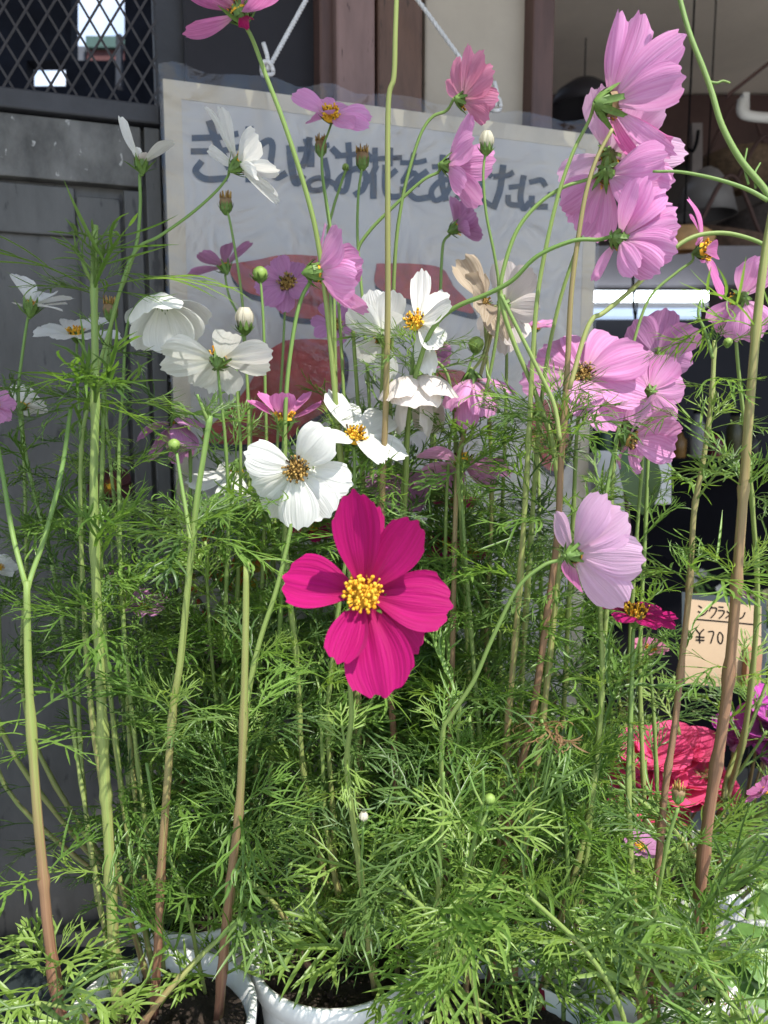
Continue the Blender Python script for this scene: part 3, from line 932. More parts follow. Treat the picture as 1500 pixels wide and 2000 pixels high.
# where the photograph shows the place behind the plants: few leaves of the rear stems grow there (x0, y0, x1, y1, share left out, nearest distance)
GAPS = [(1325, 1130, 1510, 1330, .9, .45), (1195, 1400, 1410, 1640, .82, .44), (1410, 1370, 1510, 1560, .8, .45), (1200, 870, 1440, 1160, .75, .45),
        (-50, 300, 330, 830, .7, .52), (0, 1330, 240, 1860, .75, .48), (330, 150, 1160, 660, .9, .5), (330, 660, 1160, 900, .3, .5), (130, 1820, 520, 2050, .6, .4), (860, 1850, 1080, 2010, .35, .4), (1160, 200, 1500, 860, .85, .45)]


FORCED = [False]


def left_out(p):
    v = p - CAM
    Z = v.dot(FWD)
    x, y = 750 + v.dot(RIGHT) / Z * F, 1000 - v.dot(UP) / Z * F
    if 1335 < x < 1480 and 1165 < y < 1270:      # the writing on the price card stays readable
        return True
    if FORCED[0]:
        return False
    return any(a < x < c and b < y < d and Z > zn and rnd.random() < k for a, b, c, d, k, zn in GAPS)


def add_leaf(plant, pos, direction, up, size, style):
    dn_ = direction.normalized() * size
    if left_out(pos + dn_ * .55) or (rnd.random() < .75 and (left_out(pos + dn_ * .9) and left_out(pos + dn_ * .75))):
        return None
    me = rnd.choice(LEAF[style])
    ob = bpy.data.objects.new('leaf', me)
    COL.objects.link(ob)
    ob.parent = plant
    x = direction.normalized()
    z = (up - x * up.dot(x)).normalized()
    y = z.cross(x)
    root = Vector(plant['_w'])
    mtx = Matrix((x, y, z)).transposed().to_4x4()
    ob.matrix_local = Matrix.Translation(pos - root) @ mtx @ Matrix.Diagonal((size, size * rnd.uniform(.85, 1.15), size * rnd.uniform(.8, 1.2), 1))
    return ob


# ------------------------------------------------------------------ flowers
def petal(flower, c, dirv, axis, L, W, mat, bow=.06, cup=.12, ruffle=.02, tooth=.05, pleat=.035, seed=0, r0=.0, blunt=.62, nu=14, nv=12, twist=0.0, tipcurl=0.0, narrow=.16, name='petal'):
    """one petal mesh from the flower's middle out along dirv; bow lifts its middle towards the flower's face"""
    q = random.Random(seed)
    d = dirv.normalized()
    nrm = axis - d * axis.dot(d)
    if nrm.length < .15:
        nrm = d.orthogonal()
    nrm.normalize()
    t = d.cross(nrm)
    V, U = [], []
    ph1, ph2, ph3 = q.uniform(0, 6), q.uniform(0, 6), q.uniform(0, 6)
    lop = q.uniform(-.08, .08)
    asym = q.uniform(-.06, .06)
    for j in range(nv + 1):
        v0 = j / nv
        for i in range(nu + 1):
            u = -1 + 2 * i / nu
            vm = 1 - (.17 + lop * u) * abs(u) ** 2.4 - tooth * (.5 - .5 * math.cos(3 * math.pi * (u + .06 * math.sin(ph1)))) * (1 if abs(u) < .95 else .4) + q.uniform(-.006, .006) * (j == nv)
            v = v0 * (1 - v0 ** 2 * (1 - vm))
            if v < .66:
                wv = narrow + (1 - narrow) * math.sin(math.pi / 2 * v / .66) ** 1.25
            else:
                wv = 1 - (1 - blunt) * ((v - .66) / .34) ** 2
            x = (W / 2) * wv * (u + asym * math.sin(math.pi * v))
            h = bow * L * 4 * v * (1 - v) + cup * (W / 2) * wv * (u * u - .35) * (1 if cup else 0)
            h += pleat * (W / 2) * (math.cos(u * math.pi * (2.1 + .4 * math.sin(ph3)) + ph1 * .2) + .5 * math.sin(u * 11 + ph2)) * min(1, v * 3) * (1 - .6 * v)
            h += ruffle * L * v * v * (math.sin(3.1 * u + ph1 + 2 * v) + abs(u) * math.sin(7.3 * v + ph2))
            h += tipcurl * L * max(0, v - .6) ** 2 * 2.2
            tw = twist * v
            xx, hh = x * math.cos(tw) - h * math.sin(tw) * 0, h + x * math.sin(tw)
            V.append(c + d * (r0 + (L - r0) * v) + t * xx + nrm * hh)
            U.append((i / nu, v0))
    mb = MB()
    k = nu + 1
    mb.add(V, [(j * k + i, j * k + i + 1, (j + 1) * k + i + 1, (j + 1) * k + i) for j in range(nv) for i in range(nu)], 0, U)
    return mb.build(name, mat, flower, True)


def frame(axis):
    a = axis.normalized()
    A = a.orthogonal().normalized()
    return A, a.cross(A), a


def disc_mesh(mb, c, axis, r, nfl, open_=.6, big=1.0, seed=0, tall=1.0):
    """domed middle built of florets; material 0 pollen, 1 dark anther"""
    q = random.Random(seed)
    A, B, a = frame(axis)
    mb.lathe(c - a * r * .25, a, [(r * .9, 0), (r * .86, r * .25), (r * .6, r * .45), (r * .2, r * .55), (.0001, r * .56)], 14, 1 if open_ < .3 else 0)
    for i in range(nfl):
        rr = r * math.sqrt((i + .5) / nfl)
        an = i * 2.39996 + q.uniform(-.4, .4)
        hgt = r * (.55 - .35 * (rr / r) ** 2) * tall
        out = (A * math.cos(an) + B * math.sin(an))
        p0 = c + out * rr * .95 + a * (hgt * .6)
        d = (a + out * (rr / r) * .75).normalized()
        ln = r * q.uniform(.22, .55) * big
        s_ = r * .075 * big * q.uniform(.6, 1.35)
        dark = q.random() > open_
        mb.tube([p0, p0 + d * ln], [s_ * .8, s_ * .95], 5, 1 if dark else 0, cap=False)
        tip = p0 + d * ln
        mb.ball(tip, s_ * 1.5 * (1 if not dark else .8), 6, 3, 1 if (dark and q.random() < .6) else 0)


def calyx_mesh(mb, c, axis, r, size, nb=8, spread=.9, seed=0, droop=0.0):
    """cup under the flower, inner sepals pressed to it and narrow outer bracts that spread"""
    q = random.Random(seed)
    A, B, a = frame(axis)
    mb.lathe(c - a * size * 1.0, a, [(.0009, 0), (r * .45, size * .12), (r * .8, size * .45), (r * .98, size * .85), (r * 1.02, size * 1.02)], 14)
    for k in range(nb):
        an = 2 * math.pi * (k + q.uniform(-.15, .15)) / nb
        out = A * math.cos(an) + B * math.sin(an)
        tn_ = a.cross(out)
        L = size * q.uniform(1.3, 1.9)
        sp = spread * q.uniform(.7, 1.25)
        p = c - a * size * .75 + out * r * .55
        V = []
        for i in range(6):
            t = i / 5
            ang = sp + droop * t - .5 * t * q.uniform(.3, 1.2)
            dd = out * math.sin(ang) + a * math.cos(ang)
            if i:
                p = p + dd * (L / 5)
            ww = r * .30 * math.sin(math.pi * (.3 + .68 * t))
            nn = dd.cross(tn_)
            V += [p + tn_ * ww, p + nn * ww * .3, p - tn_ * ww]
        mb.add(V, [(3 * i + s, 3 * i + s + 1, 3 * i + s + 4, 3 * i + s + 3) for i in range(5) for s in (0, 1)])
    for k in range(8):                               # inner sepals
        an = 2 * math.pi * (k + .5) / 8
        out = A * math.cos(an) + B * math.sin(an)
        tn_ = a.cross(out)
        V = []
        for i in range(4):
            t = i / 3
            p = c + a * (size * (-.35 + 1.15 * t)) + out * r * (1.02 + .22 * t)
            ww = r * .36 * (1 - t ** 2 * .9)
            V += [p + tn_ * ww, p - tn_ * ww]
        mb.add(V, [(2 * i, 2 * i + 1, 2 * i + 3, 2 * i + 2) for i in range(3)], 1)


FL_SEED = [100]


def make_flower(plant, c, Z, axis, tips, L, W, col, disc=14, disc_col='yellow', bow=.05, cup=.12, ruffle=.02, cal=1.0, open_=.75, nfl=46, zs=None, label=None, pleat=.038, tooth=.055, big=1.0, nu=14, nv=12, brown=False, blunt=.62, narrow=.16, name='flower', tall=1.0, droop=0.0, spread=.9, gone=False):
    """a bloom: its middle (the flower mesh) with petals and calyx as sub-parts. c, tips, L, W, disc are pixels of the photograph at distance Z"""
    FL_SEED[0] += 1
    sd0 = FL_SEED[0] * 31
    k = Z / F
    C0 = P(c[0], c[1], Z)
    ax = cv(axis)
    q = random.Random(sd0)
    mb = MB()
    r = disc * k
    disc_mesh(mb, C0 + ax * r * .1, ax, r, nfl, open_, big, sd0, tall)
    fl = mb.build(name, [M[disc_col], M['darkfl']], plant, True)
    if label: fl['label'] = label
    n3 = Vector(axis).normalized()
    for i, tp_ in enumerate(tips):
        tx, ty = tp_[0], tp_[1]
        wf = tp_[2] if len(tp_) > 2 and tp_[2] is not None else 1.0
        opt = tp_[3] if len(tp_) > 3 else {}
        dx, dy = tx - c[0], c[1] - ty
        d2 = math.hypot(dx, dy)
        Li = max(opt.get('L', L) * q.uniform(.97, 1.03), d2 * 1.01)
        dz = math.sqrt(max(0, Li * Li - d2 * d2))
        if 's' in opt:
            sg = opt['s']
        elif abs(n3.z) > .12:
            sg = 1 if -(n3.x * dx + n3.y * dy) / n3.z > 0 else -1
        else:
            sg = 1
        dirv = RIGHT * dx + UP * dy - FWD * (sg * dz)
        o = {kk: vv for kk, vv in opt.items() if kk not in ('L', 's', 'mat')}
        kw = dict(bow=bow, cup=cup, ruffle=ruffle, pleat=pleat, tooth=tooth, nu=nu, nv=nv, blunt=blunt, narrow=narrow)
        kw.update(o)
        kw['bow'] += q.uniform(-.03, .03)
        kw.setdefault('tipcurl', q.uniform(-.16, .13))
        kw.setdefault('twist', q.uniform(-.16, .16))
        petal(fl, C0 - ax * (r * .12 + .0004 * (i % 3)), dirv, ax, Li * k, W * wf * k, M[opt.get('mat', col)], seed=sd0 + i, r0=r * .35, **kw)
    if cal:
        mb = MB()
        calyx_mesh(mb, C0 - ax * r * .15, ax, r * .62 * max(1, .9 * cal), r * .95 * cal, 8, spread, sd0, droop)
        mb.build('calyx', [M['calyx'], M['calyx_brown'] if brown else M['calyx']], fl, True)
    return fl, C0 - ax * (r * .15 + r * .95 * cal)


def ring(c, axis, L, n, cupang=.2, roll=0.0, jit=.15, seed=1):
    """tips of n petals set evenly round an axis (camera axes), opened to CUPANG above the flower's plane"""
    q = random.Random(seed)
    a = Vector(axis).normalized()
    A = a.orthogonal().normalized(); B = a.cross(A)
    out = []
    for k in range(n):
        t = roll + 2 * math.pi * (k + q.uniform(-jit, jit)) / n
        ca = cupang + q.uniform(-.12, .12)
        v = (A * math.cos(t) + B * math.sin(t)) * math.cos(ca) + a * math.sin(ca)
        Lk = L * q.uniform(.9, 1.08)
        out.append((c[0] + v.x * Lk, c[1] - v.y * Lk, q.uniform(.88, 1.1), {'L': Lk, 's': 1 if v.z > 0 else -1}))
    return out


def make_bud(plant, c, Z, axis, r, kind='bud', label=None):
    """green bud, cream bud just opening, or spent seed head"""
    k = Z / F
    C0 = P(c[0], c[1], Z)
    ax = cv(axis)
    r = r * k
    FL_SEED[0] += 1
    q = random.Random(FL_SEED[0])
    mb = MB()
    A, B, a = frame(ax)
    if kind == 'bud':
        mb.lathe(C0 - a * r, a, [(r * .3, 0), (r * .8, r * .4), (r, r), (r * .85, r * 1.5), (r * .4, r * 1.85), (.0001, r * 1.95)], 12)
        o = mb.build('bud', M['bud'], plant, True)
    elif kind == 'cream':
        for i in range(9):
            an = i * 2.4
            out = A * math.cos(an) + B * math.sin(an)
            tn_ = a.cross(out)
            V = []
            for j in range(6):
                t = j / 5
                rr = r * (.35 + .75 * math.sin(math.pi * min(1, t * .8)) - .25 * t) * (1 - .05 * (i % 3))
                ww = r * (.25 + .5 * math.sin(math.pi * min(.95, t)))
                p = C0 + a * (r * (-.6 + 2.3 * t)) + out * rr
                V += [p + tn_ * ww - out * ww * .3, p, p - tn_ * ww - out * ww * .3]
            mb.add(V, [(3 * j + s, 3 * j + s + 1, 3 * j + s + 4, 3 * j + s + 3) for j in range(5) for s in (0, 1)])
        o = mb.build('bud', M['cream'], plant, True)
    else:
        mb.lathe(C0 - a * r, a, [(r * .3, 0), (r * .75, r * .5), (r * .85, r * 1.3), (r * .7, r * 1.8), (r * .2, r * 1.9)], 12, 0)
        for i in range(16):
            an = i * 2.4; rr = r * .75 * math.sqrt((i + .5) / 16)
            p = C0 + a * (r * .8) + (A * math.cos(an) + B * math.sin(an)) * rr
            mb.tube([p, p + a * r * q.uniform(.5, 1.0) + (A * math.cos(an) + B * math.sin(an)) * r * .1], [r * .13, r * .05], 5, 1)
        o = mb.build('seed_head', [M['calyx_brown'], M['brownfl']], plant, True)
    mb = MB()
    calyx_mesh(mb, C0 - a * r * .4, ax, r * .7, r * .9, 8, 1.0 if kind != 'seed' else .6, FL_SEED[0])
    mb.build('calyx', [M['calyx'], M['calyx']], o, True)
    return C0 - ax * r * 1.2


# ------------------------------------------------------------------ plants
GROUP = 'cosmos plants in the white pots'


def solid_path(pts, Zt, end=None):
    """pixels (top to bottom) to a path in space: distance goes from Zt at the top to the soil at the bottom"""
    x, y = pts[-1][:2]
    Zb, pb = on_level(x, y, -.42)
    ys = [p[1] for p in pts]
    tot = [0]
    for i in range(1, len(pts)):
        tot.append(tot[-1] + math.hypot(pts[i][0] - pts[i - 1][0], pts[i][1] - pts[i - 1][1]))
    out = []
    for i, p in enumerate(pts):
        t = tot[i] / tot[-1]
        Z = p[2] if len(p) > 2 else Zt + (Zb - Zt) * t ** 1.3
        out.append(P(p[0], p[1], Z))
    return out


def stem_part(plant, path, r0, r1, ripe0, ripe1, name='stem', n=8, nodes=()):
    q = spline(path, 6)
    m = len(q)
    tot = [0.0]
    for i in range(1, m):
        tot.append(tot[-1] + (q[i] - q[i - 1]).length)
    rad, at = [], []
    for i in range(m):
        t = tot[i] / tot[-1]
        r = r0 + (r1 - r0) * t ** .8
        if nodes:
            dd = min(abs(tot[i] - nd) for nd in nodes)
            if dd < .006:
                r *= 1 + .3 * (1 - dd / .006)
        rad.append(r)
        at.append(max(.001, ripe0 + (ripe1 - ripe0) * t))
    mb = MB()
    mb.tube(q, rad, 15 if r1 > .0022 else n, 0, at, rib=.11 if r1 > .0022 else 0)
    return mb.build(name, M['stem'], plant, True), q, tot


def along(q, tot, s):
    for i in range(1, len(q)):
        if tot[i] >= s:
            f = (s - tot[i - 1]) / max(1e-9, tot[i] - tot[i - 1])
            return q[i - 1].lerp(q[i], f), (q[i - 1] - q[i]).normalized()
    return q[-1], (q[-2] - q[-1]).normalized()


def node_leaves(plant, p, T, size, style, az, n=2, el=None):
    A = T.orthogonal().normalized(); B = T.cross(A)
    for k in range(n):
        a = az + k * 2 * math.pi / n + rnd.uniform(-.25, .25)
        out = A * math.cos(a) + B * math.sin(a)
        e = el if el is not None else rnd.uniform(.25, .85)
        d = out * math.cos(e) + T * math.sin(e)
        up = T * math.cos(e) - out * math.sin(e)
        add_leaf(plant, p, d, up, size * rnd.uniform(.8, 1.15), style)


def plant(label, pts, Zt, w=(6, 14), ripe=(0, .5), top=None, nodes=None, ysize=150, style='fine', name='cosmos_plant', gap=105, ymin=None, group=GROUP, tuft=.5):
    """one rooted stem. pts: pixels from its tip to the soil; top: the end of the stem under its bloom, already in space"""
    path = solid_path(pts, Zt)
    if top is not None:
        path = [top] + path
    base = path[-1]
    o = empty(name, base, label, 'flower plant', group)
    return finish(o, path, Zt, w, ripe, pts, nodes, ysize, style, gap, ymin, tuft)


def finish(o, path, Zt, w, ripe, pts, nodes, ysize, style, gap, ymin, tuft=.5):
    Zb = (path[-1] - CAM).dot(FWD)
    q = spline(path, 6)
    tot = [0.0]
    for i in range(1, len(q)):
        tot.append(tot[-1] + (q[i] - q[i - 1]).length)

    def py(p):
        v = p - CAM
        return 1000 - v.dot(UP) / v.dot(FWD) * F
    ns = []
    if nodes is None:
        y0 = ymin if ymin is not None else 1000
        y = y0 + rnd.uniform(0, 60)
        nodes = []
        while y < 1900:
            nodes.append((y, rnd.uniform(.75, 1.15), style))
            y += gap * rnd.uniform(.75, 1.25)
    for nd in nodes:
        for i in range(1, len(q)):
            if py(q[i]) >= nd[0]:
                ns.append((tot[i], nd))
                break
    stem_part(o, path, w[0] * .43 * Zt / F, w[1] * .43 * Zb / F, ripe[0], ripe[1], nodes=[s for s, _ in ns])
    az = rnd.uniform(0, 6.28)
    for s, nd in ns:
        FORCED[0] = len(nd) > 3
        p, T = along(q, tot, s)
        Zp = (p - CAM).dot(FWD)
        node_leaves(o, p, T, ysize * nd[1] * Zp / F, nd[2] if len(nd) > 2 else style, az, el=nd[3] if len(nd) > 3 else None)
        if rnd.random() < tuft:
            node_leaves(o, p, T, ysize * .6 * nd[1] * Zp / F, 'young' if rnd.random() < .4 else style, az + 1.4, n=rnd.choice((1, 2)), el=rnd.uniform(.8, 1.25))
        az += math.pi / 2
    FORCED[0] = False
    return o


def branch(o, pts, Z0, Z1, w, ripe=(0, .2), top=None, name='branch'):
    """a side shoot: pixels from its tip to where it leaves the stem"""
    n_ = len(pts)
    path = [P(p[0], p[1], Z0 + (Z1 - Z0) * i / max(1, n_ - 1)) for i, p in enumerate(pts)]
    if top is not None:
        path = [top] + path
    return stem_part(o, path, w[0] / 2 * Z0 / F, w[1] / 2 * Z1 / F, ripe[0], ripe[1], name)


def flower_plant(label, stem, Z, w, ripe, fl, **kw):
    """a plant with one bloom at its tip; fl holds the make_flower arguments"""
    path = solid_path(stem, kw.pop('Zs', Z + .005))
    o = empty('cosmos_plant', path[-1], label, 'flower plant', GROUP)
    _, top = make_flower(o, Z=Z, **fl)
    path = [top] + path
    finish(o, path, Z, w, ripe, stem, kw.get('nodes'), kw.get('ysize', 150), kw.get('style', 'fine'), kw.get('gap', 110), kw.get('ymin', rnd.uniform(740, 980)), kw.get('tuft', .5))
    return o


# ======================= the plants one can point to =======================
exec_order = []
# the magenta bloom in front
flower_plant('cosmos with the big magenta bloom facing out, largest and nearest of all', [(683, 1240), (683, 1330), (686, 1400), (678, 1470), (681, 1540), (700, 1680), (716, 1800), (728, 1900), (732, 1940)], .37, (8, 15), (.1, .5),
    dict(c=(711, 1160), axis=(-.12, .28, .95), L=178, W=112, col='magenta', disc=33, nfl=105, open_=1.0, big=1.0, tall=1.3, bow=.03, cup=.16, pleat=.05, nu=22, nv=18, ruffle=.012, label='magenta bloom with a yellow middle',
         tips=[(692, 958, .80, {'L': 224, 'cup': .3, 's': 1, 'bow': -.03, 'ruffle': .02}), (728, 975, .5, {'L': 200, 's': -1}), (816, 1012, .80, {'L': 196, 's': 1, 'bow': -.02}), (884, 1178, 1.08, {'L': 176}), (822, 1290, .8, {'s': -1}),
               (752, 1352, 1.22, {'L': 200}), (662, 1286, .72, {'L': 150, 'cup': .4}), (546, 1128, 1.0, {'L': 168})]),
    nodes=[(1475, .75, 'young', .35), (1680, 1.05, 'young', .5), (1690, .9, 'fine', .5), (1840, 1.1, 'broad', .3), (1900, 1.0, 'broad', .3)], ysize=190, Zs=.372)
# the two white blooms above it
flower_plant('cosmos with the white open bloom directly above the magenta one', [(577, 960), (566, 1040), (540, 1150), (505, 1260), (482, 1380), (470, 1560), (455, 1700), (440, 1850), (428, 1990)], .50, (8, 17), (.05, .55),
    dict(c=(578, 916), axis=(.0, -.05, .98), L=118, W=88, col='white', disc=23, disc_col='brownfl', nfl=80, open_=.8, bow=.06, cup=-.1, pleat=.045, nu=20, nv=16, label='white bloom with a tan middle',
         tips=[(488, 888, .8), (648, 842, .95), (690, 945, .85), (642, 1012, 1.0), (582, 1036, .95), (520, 1010, .9), (480, 945, .95)]), ysize=170, ymin=1240, gap=150)
flower_plant('cosmos with the white bloom tilted up, right of the open white one', [(692, 890), (690, 960), (680, 1060), (660, 1200), (640, 1400), (650, 1600), (655, 1840)], .52, (7, 12), (.05, .5),
    dict(c=(692, 853), axis=(.35, .52, .78), L=112, W=74, col='white', disc=20, disc_col='yellow', nfl=50, open_=.8, bow=.03, cup=.1, pleat=.04, nu=20, nv=16, label='white bloom with a yellow middle',
         tips=[(640, 757, .7), (673, 768, .72), (768, 800, .95), (800, 886, .82), (752, 906, .62), (655, 862, .6)]))
# light pink seen from the back, right of middle
flower_plant('cosmos with the large pale pink bloom seen from behind below the right clump', [(1092, 1094), (1060, 1105), (1010, 1150), (960, 1250), (925, 1330), (880, 1400), (864, 1440), (862, 1600), (856, 1800), (860, 1980)], .43, (8, 13), (.05, .4),
    dict(c=(1122, 1082), axis=(.62, .05, -.5), L=135, W=88, col='palepink', disc=21, bow=-.04, cup=.15, label='pale pink bloom', nu=20, nv=16, cal=1.2,
         tips=[(1168, 965, .8), (1112, 1005, .6, {'s': -1}), (1213, 1000, 1.0), (1243, 1090, 1.12), (1218, 1180, 1.08), (1152, 1160, .7, {'s': -1, 'mat': 'hotpink'})]), ymin=1420, gap=140, ysize=180, style='fine')
# magenta side view
flower_plant('cosmos with the magenta bloom seen edge on beside the price card', [(1236, 1250), (1232, 1400), (1228, 1530), (1234, 1700), (1245, 1840), (1248, 1950), (1262, 2075)], .50, (8, 16), (0, .65),
    dict(c=(1242, 1200), axis=(.02, .93, .28), L=78, W=46, col='magenta', disc=21, nfl=44, open_=.8, bow=.05, cup=.1, big=1.2, cal=1.3, label='magenta bloom edge on',
         tips=[(1182, 1185), (1322, 1203), (1300, 1180), (1240, 1180), (1188, 1204), (1256, 1214), (1303, 1216), (1213, 1178)]), nodes=[(1530, .9), (1700, 1.0), (1830, 1.1, 'broad'), (1920, 1.1, 'broad')], ysize=170)
# upper right clump
flower_plant('cosmos with the tallest pink bloom in the upper right clump', [(1150, 236), (1118, 300), (1085, 400), (1052, 560), (1040, 700), (1030, 900), (1010, 1200), (985, 1500), (962, 1920)], .46, (7, 15), (.1, .7),
    dict(c=(1192, 204), axis=(.78, .16, -.42), L=165, W=82, col='pink', disc=24, bow=-.06, cup=.3, label='pink bloom seen from the side', nu=20, nv=16, cal=1.7, brown=True,
         tips=[(1204, 42, .62), (1250, 42, 1.0), (1244, 100, .7, {'s': -1, 'mat': 'rose'}), (1304, 132, 1.05), (1304, 218, 1.0), (1290, 264, .7, {'s': -1, 'mat': 'hotpink'}), (1312, 318, .5), (1350, 242, .6, {'s': -1, 'mat': 'hotpink', 'ruffle': .08, 'L': 185})]))
flower_plant('cosmos with the pink bloom tucked behind the tallest one at the upper right', [(1178, 318), (1160, 380), (1128, 480), (1090, 600), (1060, 760), (1040, 1000), (1020, 1300), (1000, 1600), (990, 1800)], .50, (6, 13), (.1, .6),
    dict(c=(1190, 304), axis=(.2, .15, -.95), L=128, W=66, col='palepink', disc=19, bow=-.03, label='pale pink bloom seen from behind', cal=1.15,
         tips=[(1136, 208, .8), (1160, 190, .8), (1108, 312, .9), (1216, 235, .7), (1336, 312, 1.0), (1270, 250, .8)]))
flower_plant('cosmos with the pink bloom in the middle of the upper right clump', [(1150, 350), (1100, 366), (1050, 400), (1010, 450), (985, 520), (978, 580), (1000, 660), (1050, 780), (1085, 900), (1090, 1100), (1060, 1400), (1020, 1700), (1000, 1950)], .47, (7, 15), (.05, .6),
    dict(c=(1186, 342), axis=(.35, .02, -.9), L=128, W=72, col='pink', disc=22, bow=-.03, label='pink bloom seen from behind', cal=1.2, brown=True,
         tips=[(1114, 362, 1.0), (1136, 396, .9), (1156, 432, .9), (1188, 450, .9), (1276, 346, 1.1), (1312, 364, .9), (1290, 390, .9), (1236, 430, .8)]))
flower_plant('cosmos with the round pink bloom at the bottom of the upper right clump', [(1170, 468), (1120, 470), (1050, 500), (1000, 548), (950, 575), (890, 600), (850, 635), (825, 690), (800, 800), (790, 1000), (770, 1300), (760, 1600), (765, 1690)], .45, (8, 13), (0, .5),
    dict(c=(1212, 468), axis=(.66, .0, -.55), L=118, W=66, col='pink', disc=22, bow=-.05, cup=.2, label='round pink bloom seen from behind', cal=1.2, nu=20, nv=16,
         tips=[(1248, 366, 1.0), (1220, 380, .7), (1284, 388, 1.0), (1306, 424, 1.0), (1308, 470, 1.0), (1306, 514, 1.05), (1272, 552, 1.0), (1222, 560, .8), (1190, 518, .5)]))
flower_plant('cosmos with the pink bloom turned right in front of the rattan lamp', [(1352, 510), (1322, 532), (1270, 580), (1240, 660), (1225, 740), (1200, 900), (1190, 1100), (1170, 1400), (1140, 1700), (1120, 1850)], .55, (6, 12), (.05, .5),
    dict(c=(1373, 490), axis=(.78, .02, .55), L=98, W=52, col='hotpink', disc=18, nfl=50, open_=.9, label='pink bloom with an orange yellow middle', bow=.05,
         tips=[(1344, 388, .8), (1366, 402, .6, {'s': -1}), (1400, 446, 1.1, {'s': -1}), (1406, 466, .8, {'s': -1}), (1428, 550, .9), (1418, 582, .9), (1368, 520, .7)]))
flower_plant('cosmos with the crumpled pink bloom cut by the right edge', [(1438, 610), (1440, 700), (1456, 850), (1470, 1000), (1478, 1200), (1450, 1450), (1400, 1600), (1350, 1680)], .50, (6, 13), (.1, .6),
    dict(c=(1446, 582), axis=(.1, .2, -.92), L=84, W=52, col='pink', disc=16, bow=-.03, cal=1.3, label='pink bloom seen from behind', ruffle=.05,
         tips=[(1440, 528), (1470, 512), (1502, 516), (1408, 614, .8), (1428, 646), (1446, 664), (1486, 666), (1506, 640)]))
flower_plant('cosmos with the wide lilac pink bloom showing a brown middle, right of the sign', [(1132, 790), (1126, 860), (1120, 1000), (1110, 1200), (1100, 1400), (1080, 1650), (1060, 1740)], .54, (7, 12), (.1, .6),
    dict(c=(1138, 732), axis=(-.1, .2, .96), L=128, W=84, col='pink', disc=19, disc_col='brownfl', nfl=60, open_=.75, label='wide pink bloom with a brown middle', pleat=.05, nu=20, nv=16,
         tips=[(1080, 652, .9), (1130, 632, .6), (1222, 644, 1.05), (1254, 696, 1.0), (1254, 776, 1.0), (1198, 842, 1.0), (1118, 822, .9), (1026, 735, .95)]))
flower_plant('cosmos with the lilac bloom seen from behind under the shop light', [(1284, 720), (1270, 800), (1262, 1000), (1250, 1300), (1260, 1600), (1270, 1800)], .58, (6, 11), (0, .5),
    dict(c=(1284, 696), axis=(0, .25, -.9), L=90, W=66, col='lilac', disc=15, cal=1.1, label='lilac bloom seen from behind',
         tips=[(1291, 608), (1226, 632), (1346, 652), (1366, 704), (1252, 738), (1318, 740)]))
flower_plant('cosmos with the curling pink bloom left of the dark shop interior', [(1208, 850), (1196, 900), (1180, 1000), (1172, 1150), (1176, 1330), (1165, 1480), (1140, 1640), (1100, 1780), (1052, 1960)], .48, (7, 15), (.05, .55),
    dict(c=(1230, 858), axis=(.74, -.3, .35), L=110, W=70, col='pink', disc=17, disc_col='brownfl', ruffle=.055, cal=1.2, label='curling pink bloom', bow=-.04,
         tips=[(1250, 788, 1.0), (1330, 802, .9), (1344, 846, 1.0), (1332, 888, .8), (1286, 912, .9), (1244, 900, .7)]), ymin=1330, gap=130, ysize=170)
flower_plant('cosmos with the pale bloom half hidden behind the curling pink one', [(1262, 790), (1255, 900), (1240, 1100), (1230, 1300), (1240, 1600), (1262, 1760)], .56, (6, 11), (.1, .5),
    dict(c=(1268, 765), axis=(.1, .1, -.95), L=80, W=62, col='pink', disc=14, label='pink bloom in part hidden',
         tips=ring((1268, 765), (.1, .1, -.95), 80, 7, .2, .3, seed=5)))
# top and middle
flower_plant('cosmos with the pink bloom cut by the top edge of the picture', [(494, 80), (520, 150), (556, 245), (596, 370), (620, 470), (640, 620), (665, 900), (690, 1200), (700, 1500), (690, 1800)], .46, (9, 14), (.1, .6),
    dict(c=(468, 22), axis=(-.35, .85, .1), L=125, W=80, col='hotpink', disc=22, bow=-.05, cal=1.35, label='pink bloom at the top edge',
         tips=[(368, -10, 1.0), (358, 72, .8), (548, 40, .9), (400, -70, 1.0), (470, -90, 1.0), (530, -60, 1.0), (492, 72, .4, {'ruffle': .14, 'L': 70, 's': 1, 'mat': 'purple_red'})]))
flower_plant('cosmos with the pink bloom facing out in front of the writing', [(640, 262), (630, 292), (630, 340), (642, 420), (655, 520), (668, 700), (680, 1000), (690, 1300), (690, 1600), (700, 1790)], .56, (5, 11), (0, .5),
    dict(c=(646, 226), axis=(.0, .32, .94), L=80, W=52, col='pink', disc=17, nfl=60, open_=.95, label='pink bloom with an orange yellow middle', bow=.04,
         tips=[(568, 172, .9), (620, 166, 1.0), (682, 176, 1.0), (728, 216, 1.0), (722, 252, .9), (692, 268, .8), (640, 252, .6), (596, 206, .7)]))
flower_plant('cosmos with the salmon pink bloom turned away near the right rope', [(872, 216), (845, 228), (822, 262), (800, 330), (784, 400), (772, 500), (765, 700), (760, 1000), (770, 1300), (770, 1600), (775, 1680)], .52, (6, 12), (.05, .6),
    dict(c=(904, 196), axis=(.8, .05, -.45), L=98, W=48, col='rose', disc=15, bow=-.04, cup=.2, cal=1.3, label='salmon pink bloom seen from the side',
         tips=[(892, 102, .8), (914, 108, .9), (938, 142, 1.0), (956, 186, 1.1), (970, 232, 1.0), (954, 262, .8), (878, 126, .6)]))
